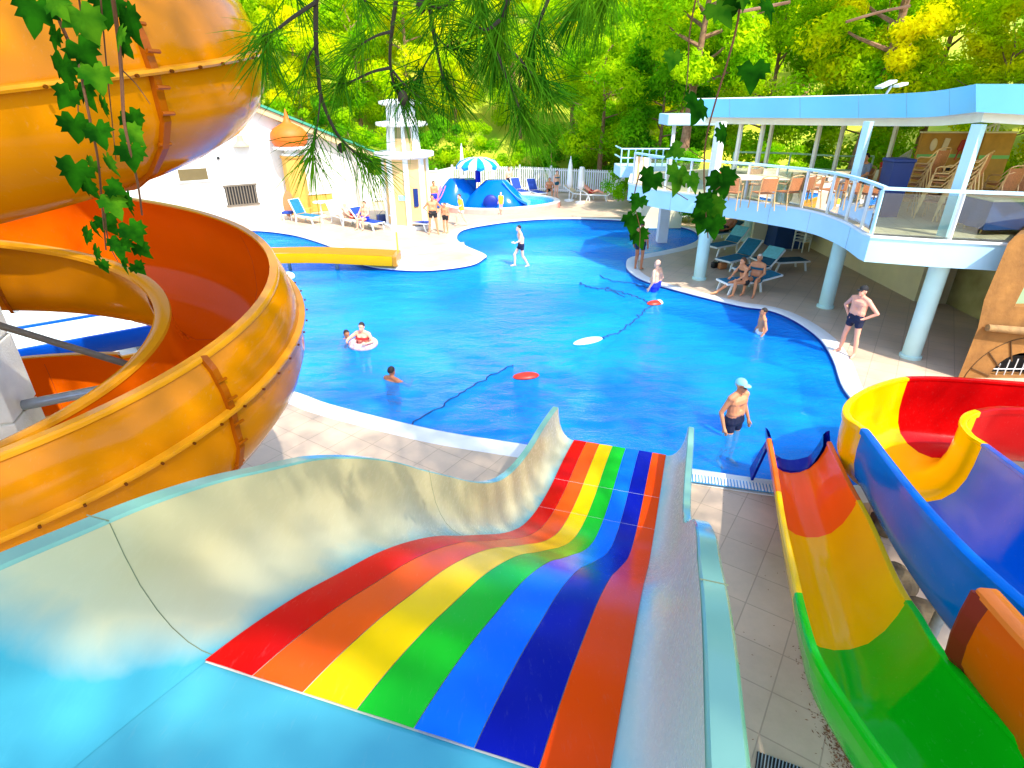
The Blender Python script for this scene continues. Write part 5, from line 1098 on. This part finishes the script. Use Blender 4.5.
    if cap:
        c_ = MB(); rows = [[hd_ + Vector((0, .014, .04)) + rotH @ Vector((.088 * math.sin(a) * math.cos(t), .108 * math.sin(a) * math.sin(t), .1 * math.cos(a))) for t in [2 * math.pi * k / 20 for k in range(20)]] for a in [.02] + [math.pi * .5 * i / 6 for i in range(1, 7)]]
        c_.loft(rows, True, True); c_.loft([[fz(.08 * math.sin(t), -.07 - .0 * math.cos(t) - r_ * math.cos(t), .045 - r_ * .1 + dz) for t in [-1.2 + .3 * k for k in range(9)]] for r_, dz in ((.02, .0), (.10, 0), (.10, -.008), (.02, -.008))])
        c_.build('cap', CL[cap], root, True, 60)
    if bottom:
        t_ = MB(); torso(t_, .014, ('pelvis',)); cut = .30 if not female else .12
        for k in 'lr': t_.cap(J['hip' + k], J['hip' + k].lerp(J['kn' + k], cut), .085 * (.6 + .4 * F) + .014, .080 * (.6 + .4 * F) + .012)
        child(t_, 'swim_trunks' if not female else 'bikini_bottom', CL[bottom])
    if top:
        t_ = MB(); ch = J['chest']
        for sx in (-1, 1): t_.ell(ch + Vector((sx * .075, -.09, -.01)), (.066, .064, .055), 10, 8)
        t_.cap(ch + Vector((-.09, .0, -.02)), ch + Vector((.09, 0, -.02)), .113, .113); 
        t2 = MB(); 
        for v in t_.v: pass
        t2.loft([[ch + Vector((.2 * F * math.cos(t), .122 * math.sin(t) - (.045 if math.sin(t) < -.3 else 0), dz)) for t in [2 * math.pi * k / 24 for k in range(24)]] for dz in (-.045, -.01, .03)], True); t2.build('bikini_top', CL[top], root, True)
    if shirt:
        t_ = MB(); torso(t_, .018)
        for k in 'lr': t_.cap(J['sh' + k], J['sh' + k].lerp(J['el' + k], .7), .075, .062); t_.cap(J['chest'], J['sh' + k], .1, .078)
        child(t_, 'shirt', CL[shirt])
    s_ = H / 1.75
    root.scale = (s_, s_, s_); root.location = loc; root.rotation_euler = (0, 0, rz)
    return root
def gp3(px, py, z=0): return G(px, py, z)
person(gp3(846, 355), R(-62), 1.74, 'hips', 'pink', 'man in dark cap and navy trunks standing hands on hips at the pool edge', 'navy', 'dark', 'black', 1.08, fine=True, turn=R(-10))
wl = gp3(732, 430, -.055); person(Vector((wl.x, wl.y, -.85)), R(30), 1.88, 'wade', 'tan', 'man in a white cap and sunglasses standing thigh-deep in the pool near the slides', 'navy', 'grey', 'aqua', 1.04, glasses=True, fine=True, turn=R(8))
wl = gp3(760, 333, -.055); person(Vector((wl.x, wl.y, -.85)), R(-95), 1.50, 'wade', 'tan', 'dark-haired boy standing waist-deep facing left by the right pool edge', 'white', 'dark', None, .86, fine=True)
wl = gp3(655, 291, -.055); person(Vector((wl.x, wl.y, -.85)), R(-130), 1.82, 'wade', 'fair', 'bald pale old man in blue trunks standing in the water at the pool corner', 'blue', None, None, 1.28, fine=True)
person(gp3(638, 270), R(150), 1.74, 'stand', 'brown', 'man in dark shorts standing on the deck corner behind the hanging vine leaves', 'navy', 'dark')
person(gp3(742, 295), R(-78), 1.66, 'sitlean', 'tan', 'woman with one leg stretched out on the poolside lounger, left of the pair', 'black', 'brown', None, 1, True, 'black', longhair=True)
person(gp3(753, 293), R(-40), 1.72, 'sit', 'tan', 'grey-haired sunbather sitting at the right of the pair on the pool side lounger', 'teal', 'grey', None, 1.15, True, 'teal')
wl = gp3(521, 266, -.055); person(Vector((wl.x, wl.y, -.12)), R(-75), 1.58, 'walk', 'fair', 'boy in dark trunks striding through the shallow middle of the pool', 'navy', 'dark', None, .85)
wl = gp3(364, 345, -.055); person(Vector((wl.x, wl.y, -1.04)), R(-15), 1.6, 'swim', 'pink', 'woman with wet dark hair floating inside a white and pink swim ring', 'black', 'dark', None, 1, True, 'red')
rg_ = thing('swim_ring', 'white and pink inflatable swim ring round the floating woman', 'swim ring', (wl.x, wl.y, 0)); 
MB().loft([[Vector((wl.x + (.27 + .10 * math.cos(b)) * math.cos(a), wl.y - .05 + (.27 + .10 * math.cos(b)) * math.sin(a), .0 + .10 * math.sin(b))) for b in [2 * math.pi * k / 12 for k in range(12)]] for a in [2 * math.pi * k / 36 for k in range(37)]], True).build('ring', M['ringpink'], rg_, True)
for (x, y) in ((367, 347),):
    p = gp3(x, y, 0); 
wl = gp3(347, 338, -.055); person(Vector((wl.x, wl.y, -1.45)), R(40), 1.62, 'swim', 'brown', 'swimmer with only a dark wet head showing left of the swim ring', 'black', 'dark')
wl = gp3(392, 380, -.055); person(Vector((wl.x, wl.y, -1.38)), R(150), 1.65, 'swim', 'brown', 'dark-haired swimmer with head above water in the near part of the pool', 'navy', 'dark')
person(gp3(434, 234), R(10), 1.72, 'hips', 'tan', 'tanned bather in a dark brief standing right beside the tower', 'black', 'brown', None, 1.05)
person(gp3(446, 233), R(-20), 1.35, 'stand', 'tan', 'child in dark bottoms standing between the tanned bather and the yellow shirt', 'black', 'dark', None, .9)
person(gp3(462, 226), R(-60), 1.5, 'walk', 'fair', 'girl in a yellow top walking beside the small kids pool', 'white', 'brown', None, .9, shirt='yellow')
person(gp3(435, 212), R(30), 1.6, 'stand', 'tan', 'bather standing behind the tanned one by the pink chute', 'blue', 'dark')
lg = gp3(352, 226); person(lg + Vector((.2, -.1, 0)), R(60), 1.68, 'recline', 'pink', 'pale sunbather reclining on a lounger, left of the pair by the tower', 'red', 'grey', None, 1.1)
lg = gp3(367, 228); person(lg + Vector((.0, -.1, .0)), R(-25), 1.72, 'sit', 'pink', 'sunburnt sunbather in blue trunks sitting on the lounger nearest the tower', 'blue', 'brown', None, 1.15)
lg = gp3(722, 240); person(lg, R(-65), 1.7, 'recline', 'brown', 'bather reclining on the dark lounger under the terrace', 'black', 'dark')
person(gp3(509, 194), R(20), 1.65, 'stand', 'fair', 'bather in dark trunks standing by the fence just right of the blue hump', 'navy', 'dark')
person(gp3(549, 197), R(0), 1.6, 'sitlean', 'tan', 'bather sitting on the ground by the fence left of the tall closed parasol', 'black', 'brown')
person(gp3(556, 198), R(40), 1.6, 'stand', 'fair', 'woman in a teal bikini standing against the fence left of the closed parasol', 'teal', 'brown', None, 1, True, 'teal')
lg = gp3(592, 200); person(lg, R(75), 1.7, 'recline', 'pink', 'bather lying on the pale lounger at the right end of the fence', 'red', 'brown')
person(gp3(501, 213, .1), R(-30), 1.05, 'stand', 'fair', 'small child in yellow standing in the small pool beside the blue slide', 'yellow', 'blond', shirt='yellow')
lg = G(856, 197, ZT); person(lg, R(-70), 1.75, 'sit', 'tan', 'man in a grey shirt sitting with his back to the pool on the upper terrace', 'navy', 'dark', None, 1.1, shirt='grey')
cane(lg + Vector((.05, .05, 0)), R(-70), 'cane chair under the man in the grey shirt on the terrace', 'cane chairs round the long terrace table')
lg = G(872, 198, ZT); person(lg + Vector((.5, .5, 0)), R(100), 1.72, 'sit', 'brown', 'dark figure sitting opposite the man in the grey shirt on the terrace', 'navy', 'dark', None, 1, shirt='red')
# small things: handbags, slippers
for px, py, m_, lab, cat_ in ((715, 268, 'black', 'black bag on the floor by the aqua pale column under the terrace', 'bag'), (722, 269, 'chairwood', 'brown bag on the floor next to the black bag', 'bag'), (384, 224, 'bluebin', 'blue cooler box standing beside the tower', 'cooler box')):
    p = G(px, py); root = thing('bag' if cat_ == 'bag' else 'cooler_box', lab, cat_, p.to_tuple()); k_ = 1 if cat_ == 'bag' else 2.0
    MB().box(p + Vector((0, 0, .12 * k_)), (.32 * k_, .18 * k_, .22 * k_), .4, .04).build('body', M[m_], root, True); MB().tube([p + Vector((-.1 * k_, 0, .22 * k_)), p + Vector((0, 0, .34 * k_)), p + Vector((.1 * k_, 0, .22 * k_))], .012, 6).build('handle', M[m_], root, True)
# ================================================================== TREES
LM = dict(lime=leafmat('leaf_lime', (250, 240, 14), (185, 222, 8), .6), mid=leafmat('leaf_mid', (205, 230, 18), (120, 190, 14), .6), deep=leafmat('leaf_deep', (140, 205, 22), (62, 150, 22), .6), olive=leafmat('leaf_olive', (200, 222, 20), (130, 190, 15), .6))
def leafcloud(rnd, centers, n_leaf, size, flat=.8):
    mb = MB(); vs = []; fs = []
    for c, r_ in centers:
        for _ in range(n_leaf):
            d = Vector((rnd.gauss(0, 1), rnd.gauss(0, 1), rnd.gauss(0, 1))).normalized() * r_ * rnd.random() ** .45; d.z *= flat
            p = c + d; nrm = (d.normalized() + Vector((rnd.gauss(0, .45), rnd.gauss(0, .45), rnd.gauss(0, .45) + .35))).normalized()
            a = nrm.orthogonal().normalized(); a = Matrix.Rotation(rnd.random() * 6.28, 3, nrm) @ a; b = nrm.cross(a); s_ = size * rnd.uniform(.6, 1.3)
            o = len(vs); vs += [p - a * s_, p - b * s_ * .42 + nrm * s_ * .1, p + a * s_, p + b * s_ * .42 + nrm * s_ * .1]; fs.append((o, o + 1, o + 2, o + 3))
    mb.v = vs; mb.f = fs; mb.mi = [0] * len(fs); return mb
def fastmesh(name, mb, m):
    me = bpy.data.meshes.new(name); me.from_pydata(mb.v, [], mb.f); me.materials.append(m); return me
def tree_proto(seed, h, cr_, base, leaf, kind):
    rnd = random.Random(seed); root = thing('tree', 'x', 'tree', (0, 0, 0)); t = MB(); top = h * .82
    lean = Vector((rnd.uniform(-.6, .6), rnd.uniform(-.6, .6), 0)); r0 = .035 * h * (.75 if kind == 'pine' else .6)
    path = [Vector((0, 0, -.6)), lean * .1 + Vector((0, 0, h * .2)), lean * .5 + Vector((.1, 0, h * .45)), lean + Vector((0, 0, top))]
    t.tube(cr(path, 4, False), [lerp(r0, r0 * .25, i / 12) for i in range(13)], 9)
    cents = []; nb = 15 if kind != 'bush' else 9
    for i in range(nb):
        f = lerp(base, .98, i / (nb - 1)); a = i * 2.4 + rnd.random(); prof = math.sin(math.pi * min(1, max(.12, (f - base) / (1 - base) * .85 + .15))) ** .7
        o = Vector((math.cos(a), math.sin(a), 0)) * cr_ * prof * rnd.uniform(.55, 1.0); s0 = Vector((lean.x * f, lean.y * f, h * f * .86)); e = Vector((lean.x * f, lean.y * f, h * f)) + o
        if kind != 'bush': t.tube([s0, s0.lerp(e, .5) + Vector((0, 0, -.1)), e], [r0 * .3, r0 * .18, r0 * .06], 5)
        for _ in range(3): cents.append((e + Vector((rnd.gauss(0, .5), rnd.gauss(0, .5), rnd.gauss(0, .35))) * cr_ * .35, cr_ * rnd.uniform(.2, .38)))
    trunk = t.build('trunk', M['bark'], root, True)
    me = fastmesh('crown', leafcloud(rnd, cents, 560 if kind != 'bush' else 300, leaf * .6), LM['mid']); o = bpy.data.objects.new('crown', me); C.objects.link(o); o.parent = root
    return root
protos = dict(broad=[tree_proto(11, 11, 3.6, .25, .24, 'broad'), tree_proto(12, 10, 3.2, .2, .22, 'broad'), tree_proto(13, 12.5, 3.9, .3, .25, 'broad')], pine=[tree_proto(21, 14, 3.4, .5, .22, 'pine'), tree_proto(22, 15, 3.0, .45, .22, 'pine')], bush=[tree_proto(31, 3.2, 1.9, .15, .17, 'bush'), tree_proto(32, 4.2, 2.2, .12, .18, 'bush')])
used = set()
def tree(kind, i, x, y, sc, colr, label, group):
    p = protos[kind][i % len(protos[kind])]; z = max(0, hill_z(x, y)); loc = Vector((x, y, z)); rz = (x * 7.3 + y * 3.1) % 6.28
    if p.name not in used: used.add(p.name); r = p; r.location = loc; r.rotation_euler = (0, 0, rz); r.scale = (sc, sc, sc); r['label'] = label
    else: r = dup(p, loc, rz, label, sc)
    r['group'] = group; r['category'] = 'shrub' if kind == 'bush' else 'tree'
    if kind == 'bush': r.name = 'shrub'
    elif kind == 'pine': r.name = 'pine_tree'
    for ch in r.children:
        if ch.name.startswith('crown'):
            ch.material_slots[0].link = 'OBJECT'; ch.material_slots[0].material = LM[colr]
    return r
rt_ = random.Random(5)
cname = dict(lime='bright yellow-lime', mid='fresh green', deep='dark green', olive='olive yellow')
def px_of(x, y, z):
    d = Vector((x, y, z)) - CO; zc = d.dot(FW); return 512 + FOC * d.x / zc
def where(x, y):
    u = px_of(x, y, 5)
    for lim, s_ in ((285, 'above the house roof'), (345, 'between onion dome and tower'), (385, 'left of the tower lantern'), (432, 'right behind the tower'), (468, 'just left of the blue parasol'), (512, 'behind the blue parasol'), (548, 'behind the navy fence loungers'), (588, 'behind the closed parasols'), (640, 'behind the fence end'), (700, 'behind the side balcony'), (760, 'behind the left roof end'), (830, 'behind the middle of the roof'), (900, 'behind the roof floodlight'), (960, 'behind the bar boards')):
        if u < lim: return s_
    return 'behind the right roof corner'
seen = {}
def lab(kind, c, x, y, row):
    n_ = {'broad': 'broadleaf tree', 'pine': 'bare-stemmed pine', 'bush': 'rounded shrub'}[kind]
    t_ = '%s %s %s, %s' % (cname[c], n_, where(x, y), row); k = seen.get(t_, 0); seen[t_] = k + 1
    return t_ if k == 0 else t_ + ', ' + ['left-hand', 'right-hand', 'rightmost one', 'outer', 'outermost', 'farthest'][min(k, 5)]
TL = []
for i in range(13): x = -21 + i * 2.6 + rt_.uniform(-.5, .5); TL.append(('bush', i, x, (41.6 if x > -9 else 43) + rt_.uniform(-.3, .8), rt_.uniform(.8, 1.1), 'mid' if i % 3 else 'deep', 'lowest row'))
for i in range(12): x = -25 + i * 3.6 + rt_.uniform(-.8, .8); TL.append(('broad', i, x, 45 + rt_.uniform(-1, 1.5), rt_.uniform(.75, 1.0), ['lime', 'lime', 'olive', 'lime', 'mid'][i % 5], 'front row'))
for i in range(12): x = -33 + i * 5.6 + rt_.uniform(-1, 1); TL.append((['broad', 'pine'][i % 4 == 2], i, x, 53 + rt_.uniform(-1.5, 1.5), rt_.uniform(.9, 1.15), ['lime', 'mid', 'lime', 'olive'][i % 4], 'second row'))
for i in range(9): x = -40 + i * 9 + rt_.uniform(-1.5, 1.5); TL.append(('broad', i + 1, x, 63 + rt_.uniform(-2, 2), 1.25, ['olive', 'lime', 'mid'][i % 3], 'high up'))
for (k, i, x, y, s_, c) in [('pine', 0, 8.6, 31.5, .95, 'mid'), ('pine', 1, 11.2, 30.0, 1.0, 'mid'), ('broad', 0, 5.6, 39.5, .9, 'mid'), ('broad', 1, 8.5, 36.5, .85, 'deep'), ('broad', 2, 13.5, 33.5, .85, 'mid'), ('broad', 0, 17.5, 31.5, .9, 'mid'), ('broad', 1, 20.3, 27, .8, 'lime'), ('pine', 0, 21.2, 23.5, .95, 'mid'), ('pine', 1, 19.8, 20.2, .85, 'mid'), ('broad', 2, 22.5, 19.5, .8, 'mid'), ('broad', 0, 24.5, 24.5, .95, 'deep'), ('broad', 1, 27, 30, 1.1, 'lime'), ('broad', 2, 22, 34, 1.0, 'lime'), ('pine', 0, 29, 24, 1.0, 'mid'), ('broad', 1, 31, 36, 1.2, 'mid'), ('pine', 1, 16.0, 29.0, .95, 'lime'), ('broad', 2, 36, 30, 1.3, 'mid'), ('broad', 2, 24, 16.5, .9, 'mid'), ('broad', 0, 28, 20, 1.0, 'mid')]: TL.append((k, i, x, y, s_, c, 'near the terrace'))
for (i, x, y, s_, c) in [(0, 9, 29.2, .9, 'deep'), (1, 12, 29.0, .8, 'mid'), (0, 15, 28.8, .8, 'deep'), (1, 18.8, 25.5, .8, 'mid'), (0, 18.9, 22, .85, 'deep'), (1, 18.9, 18, .8, 'deep'), (0, 7.0, 33.6, .8, 'deep'), (1, 7.2, 30.6, .55, 'deep')]: TL.append(('bush', i, x, y, s_, c, 'low by the terrace'))
for k, i, x, y, s_, c, row in TL: tree(k, i, x, y, s_, c, lab(k, c, x, y, row), 'trees on the slope' if k != 'bush' else 'shrubs on the slope')
# planter shrub beside the house
tree('bush', 0, -8.6, 36.4, .42, 'mid', 'small green shrub by the end wall of the white house', 'shrubs on the slope')

# ================================================================== THE PINE OVERHEAD: trunk behind the camera, boughs hanging into view
NEED = leafmat('pine_needles', (95, 150, 22), (30, 95, 18), .4, 6); NEED2 = leafmat('pine_needles_pale', (130, 170, 25), (55, 110, 20), .4, 6)
pine = thing('overhanging_pine', 'large pine whose needled twigs hang into view above the pool', 'tree', (9.6, -7.6, 0))
CANOPY = 190
rn = random.Random(9)
PX = Vector((9.6, -7.6, 0))
tp = [PX + Vector((0, 0, -.5)), PX + Vector((.2, .1, 7)), PX + Vector((-.1, .3, 14)), PX + Vector((0, .2, 22.5))]
MB().tube(cr(tp, 5, False), [lerp(.42, .10, i / 15) for i in range(16)], 12).build('trunk', M['bark'], pine, True)
cents = []; lb = MB()
for i in range(170):
    a = rn.random() * 6.28; r_ = rn.random() ** .5; c = PX + Vector((-.2 + math.cos(a) * r_ * 11.5, math.sin(a) * r_ * 7.0, 22 + rn.uniform(-1.2, 1.6) - 1.6 * r_)); cents.append((c, rn.uniform(1.3, 2.2)))
    if i % 6 == 0: s0 = PX + Vector((0, .2, rn.uniform(15, 21))); lb.tube([s0, s0.lerp(c, .5) + Vector((0, 0, .4)), c], [.1, .06, .02], 6)
lb.tube(cr([PX + Vector((0, .2, 12)), Vector((5.5, -3.2, 11)), Vector((1.8, .2, 8.6)), Vector((-.4, 1.3, 7.4))], 6, False), [lerp(.13, .02, i / 18) for i in range(19)], 8)
lb.build('limb', M['bark'], pine, True)
cm = fastmesh('crown', leafcloud(rn, cents, CANOPY, .12, .5), NEED); o = bpy.data.objects.new('crown', cm); C.objects.link(o); o.location = -PX; o.parent = pine  # crown out of view, its height and density shaped to filter the sun
def tuft(mb, p, d, n_, L_, spread):
    d = d.normalized()
    for _ in range(n_):
        q = (d + Vector((rn.gauss(0, spread), rn.gauss(0, spread), rn.gauss(0, spread) - .12))).normalized(); l = L_ * rn.uniform(.7, 1.1); side_ = q.orthogonal().normalized(); side_ = Matrix.Rotation(rn.random() * 3.14, 3, q) @ side_ * .0011
        s0 = p - d * rn.uniform(0, .05); m_ = s0 + q * l * .55 + Vector((0, 0, -.004)); e = s0 + q * l + Vector((0, 0, -.02 * rn.random() - .008))
        mb.add([s0 - side_, s0 + side_, m_ + side_, m_ - side_, e], [(0, 1, 2, 3), (3, 2, 4)])
def bough(pts, Y, dY=0, dens=1.0, tufts=None, r_=.004, pale=False):
    P = [AY(x, y, Y + dY * i / max(1, len(pts) - 1)) for i, (x, y) in enumerate(pts)]; P = cr(P, 5, False)
    b = MB().tube(P, [lerp(r_ * 1.5, r_ * .6, i / (len(P) - 1)) for i in range(len(P))], 6).build('branch', M['twig'], pine, True)
    nd = MB(); L_ = .125 * Y / 1.35
    for f, n_ in (tufts or [(1.0, 60)]):
        i = min(len(P) - 2, int(f * (len(P) - 1))); d = P[i + 1] - P[i]
        tuft(nd, P[i + 1], d, int(n_ * dens * .62), L_, .5)
        for j in range(3):
            if i - j > 1: tuft(nd, P[i - j], d + Vector((0, 0, -.01)), int(n_ * dens * .22), L_, .62)
    nd.build('needles', NEED2 if pale else NEED, b)
TF = [(1, 60)]
bough([(318, -30), (316, 0), (316, 40), (318, 70), (322, 100), (336, 132), (352, 150), (372, 162)], 1.45, .05, 1, [(1, 70), (.8, 26)], .0045)
bough([(318, 60), (320, 95), (318, 120), (312, 160)], 1.45, 0, 1, [(1, 55)], .002)
bough([(316, 2), (292, 18), (276, 30), (262, 36)], 1.45, -.05, 1, [(1, 45)], .003)
bough([(268, 34), (266, 44), (262, 54)], 1.43, 0, 1, [(1, 38)], .002)
bough([(318, 42), (308, 58), (304, 74)], 1.46, 0, .7, [(1, 40)], .002)
bough([(398, -30), (396, 0), (392, 30), (390, 60), (394, 85), (402, 98)], 1.5, .05, 1, [(1, 55)], .004)
bough([(390, 68), (372, 72), (350, 82), (338, 84)], 1.5, 0, 1, [(1, 55)], .0025)
bough([(391, 32), (376, 36), (352, 50)], 1.5, 0, 1, [(1, 45)], .0025)
bough([(392, 70), (404, 84), (420, 98)], 1.52, 0, 1, [(1, 60)], .0025)
bough([(428, -30), (430, 10), (436, 45), (444, 80), (452, 95)], 1.55, .05, 1, [(1, 65)], .004)
bough([(432, 30), (446, 46), (462, 50)], 1.55, 0, 1, [(1, 55)], .002)
bough([(436, 46), (424, 66), (416, 82)], 1.56, 0, .8, [(1, 40)], .002)
bough([(470, -30), (456, -4), (440, 8), (426, 2)], 1.5, 0, 1, [(1, 55), (.6, 40)], .004)
bough([(520, -40), (508, 0), (500, 30), (492, 60)], 1.5, .05, 1, [(1, 90), (.75, 60), (.5, 60)], .005)
bough([(500, 20), (486, 30), (470, 22)], 1.5, 0, 1, [(1, 70)], .003)
bough([(496, 52), (508, 80), (520, 110), (528, 124)], 1.52, .02, 1, [(1, 85), (.5, 40)], .003)
bough([(500, 40), (520, 60), (540, 84), (548, 92)], 1.55, 0, 1, [(1, 85), (.6, 50)], .003)
bough([(560, -40), (548, 0), (536, 30), (530, 60)], 1.6, 0, 1, [(1, 90), (.7, 60)], .004)
bough([(590, -40), (584, -6), (574, 8)], 1.65, 0, 1, [(1, 80), (.6, 60)], .004)
bough([(640, -40), (614, -14), (600, 4)], 1.7, 0, 1, [(1, 90), (.6, 60)], .004)
bough([(470, -40), (476, -12), (480, 4)], 1.6, 0, 1, [(1, 80)], .004)
bough([(250, -30), (286, -14), (300, 2)], 1.6, 0, .8, [(1, 40)], .003)
bough([(345, -40), (356, -12), (366, 2)], 1.6, 0, .8, [(1, 50)], .003)
for x, y, s_ in ((403, 98, .017), (421, 6, .016), (341, 148, .012)):       # cones
    p = AY(x, y, 1.5); cb_ = MB(); cb_.lathe([(.001, s_), (s_ * .5, s_ * .7), (s_ * .72, 0), (s_ * .55, -s_ * .6), (.001, -s_)], p, 10); cb_.build('cone', M['twig'], pine, True)
for pts, Y in (([(738, 12), (760, 8), (790, 2)], 3.5), ([(846, 22), (880, 12), (910, 6)], 4.0)):
    P = cr([AY(x, y, Y) for x, y in pts], 4, False); MB().tube(P, .008, 6).build('branch', M['bark'], pine, True)

# ================================================================== GRAPE VINES
VL = leafmat('vine_leaf', (34, 94, 10), (12, 54, 7), .22, 1.2); VL2 = leafmat('vine_leaf_pale', (78, 130, 20), (35, 92, 14), .28, 1.2); VL3 = leafmat('vine_leaf_brown', (125, 110, 22), (95, 70, 22), .35, 1.2)
LOBES = [(0, -.05), (.18, -.32), (.34, -.28), (.40, -.10), (.62, -.12), (.54, .08), (.66, .28), (.42, .30), (.46, .52), (.28, .50), (.20, .72), (.0, 1.0)]
def leafmesh(seed):
    r_ = random.Random(seed); out = [(x * r_.uniform(.88, 1.12), y * r_.uniform(.92, 1.08)) for x, y in LOBES]; left = [(-x * r_.uniform(.85, 1.15), y * r_.uniform(.92, 1.08)) for x, y in LOBES[1:-1]][::-1]
    pts = out + left; n_ = len(pts)
    f = lambda x, y: -.34 * x * x - .22 * y * y + .16 * abs(x) + .02 * math.sin(9 * x + 5 * y + seed)
    vs = [(0, .12, .0)] + [(x, y, f(x, y)) for x, y in pts] + [(x * .55, .12 + (y - .12) * .55, f(x * .55, y * .55) + .03) for x, y in pts]
    fs = []
    for i in range(n_):
        j = (i + 1) % n_; fs += [(1 + i, 1 + j, 1 + n_ + j, 1 + n_ + i), (0, 1 + n_ + i, 1 + n_ + j)]
    me = bpy.data.meshes.new('leaf'); me.from_pydata([Vector(v) for v in vs], [], fs); me.polygons.foreach_set('use_smooth', [True] * len(fs)); return me
LMS = []
for i in range(5):
    for k, m_ in enumerate((VL, VL2, VL3)):
        me = leafmesh(i); me.materials.append(m_); LMS.append(me)
rv = random.Random(4)
def vine(label, stems, leaves, Y, loc, big=1.0):
    root = thing('grape_vine', label, 'vine', tuple(loc), 'hanging vines')
    for pts, w_ in stems:
        P = cr([AY(x, y, Y + .04 * math.sin(i)) for i, (x, y) in enumerate(pts)], 5, False); MB().tube(P, [lerp(w_, w_ * .45, i / (len(P) - 1)) for i in range(len(P))], 6).build('stem', M['vinestem'], root, True)
    for lf in leaves:
        x, y, wpx, ang = lf[:4]; tone = lf[4] if len(lf) > 4 else 0
        p = AY(x, y, Y + rv.uniform(-.06, .05)); s_ = wpx / FOC * Y * .74 * big / 1.15
        o = bpy.data.objects.new('leaf', LMS[rv.randrange(5) * 3 + tone]); C.objects.link(o)
        z = Vector((rv.uniform(-.9, .9), -1, rv.uniform(-.2, .8))).normalized(); a = R(ang); dwn = Vector((math.sin(a), 0, -math.cos(a))); dwn = (dwn - z * dwn.dot(z)).normalized(); xx = dwn.cross(z)
        m_ = Matrix((xx, dwn, z)).transposed() * s_; m4 = m_.to_4x4(); m4.translation = p - Vector(loc) - dwn * s_ * .45
        o.parent = root; o.matrix_local = m4
YV = 1.75
vine('leafy grape vine hanging in front of the orange spiral slide', [
    ([(54, -20), (56, 10), (68, 40), (78, 60), (84, 90), (90, 120), (98, 160), (102, 205), (106, 250)], .005), ([(110, -20), (116, 20), (120, 55), (122, 85), (124, 120), (130, 150), (138, 185), (142, 215)], .006),
    ([(122, 70), (136, 84), (150, 104)], .002), ([(76, -20), (82, 20), (84, 46)], .003), ([(100, -10), (106, 60), (112, 120), (116, 160)], .0022), ([(90, 140), (78, 110), (84, 70)], .002), ([(104, 200), (108, 240), (118, 262)], .0025)],
    [(34, 18, 44, -20), (60, 8, 34, 30, 1), (54, 42, 30, -25), (90, 30, 44, 15, 1), (108, 12, 40, -15), (132, 30, 46, 15), (126, 48, 34, 40), (66, 78, 46, -10), (88, 58, 36, 25), (98, 82, 36, 5, 1), (88, 98, 34, 20), (76, 132, 36, -10), (100, 138, 34, 15), (136, 124, 30, 25), (136, 138, 30, 40, 1), (132, 160, 34, -5), (112, 168, 30, 10, 1), (74, 178, 42, -20), (92, 192, 32, 20), (116, 208, 34, 10, 1), (128, 206, 36, -15), (110, 226, 32, 30), (92, 168, 24, -40, 1), (86, 238, 26, -25), (96, 232, 24, 15), (136, 236, 34, 20), (144, 252, 30, 35), (120, 250, 30, -10), (124, 266, 26, 10), (96, 256, 26, -20), (140, 270, 22, 30), (104, 268, 22, 0), (118, 190, 26, 60), (104, 110, 28, -30), (64, 100, 30, -40), (118, 40, 30, -30, 1)], YV, (-1.3, 1.75, 6.5), .96)
vine('slender grape vine with maple-shaped leaves hanging before the terrace', [
    ([(742, -20), (738, 20), (728, 60), (716, 100), (706, 140), (704, 180), (706, 215), (708, 238)], .0035), ([(700, -20), (690, 30), (688, 70), (686, 90)], .0025), ([(640, 172), (634, 200), (640, 230), (638, 262)], .002), ([(706, 160), (690, 150), (684, 140)], .0015), ([(716, 190), (728, 180)], .0015), ([(688, 200), (664, 186), (646, 182)], .0015)],
    [(724, 14, 34, 30, 1), (734, 6, 30, -10), (770, 12, 26, 20), (744, 0, 24, 0, 1), (752, 78, 34, 5), (696, 112, 38, -30), (724, 138, 26, 40), (672, 152, 22, -70, 1), (678, 182, 36, -20, 1), (694, 184, 26, 10, 1), (648, 184, 30, -30), (722, 186, 36, 20), (730, 176, 24, 70), (636, 204, 22, -20), (712, 202, 26, 0), (700, 206, 24, -40), (716, 212, 32, 40, 1), (702, 224, 32, -15), (714, 230, 28, 15), (632, 226, 28, 0), (640, 240, 26, 25), (672, 62, 22, -10, 1)], 1.9, (.7, 1.9, 6.5), 1.05)

for o in list(C.objects):
    if o.parent is None and o.get('label') and not 4 <= len(o['label'].replace('-', ' ').split()) <= 16: print('LABEL', len(o['label'].replace('-', ' ').split()), o['label'])
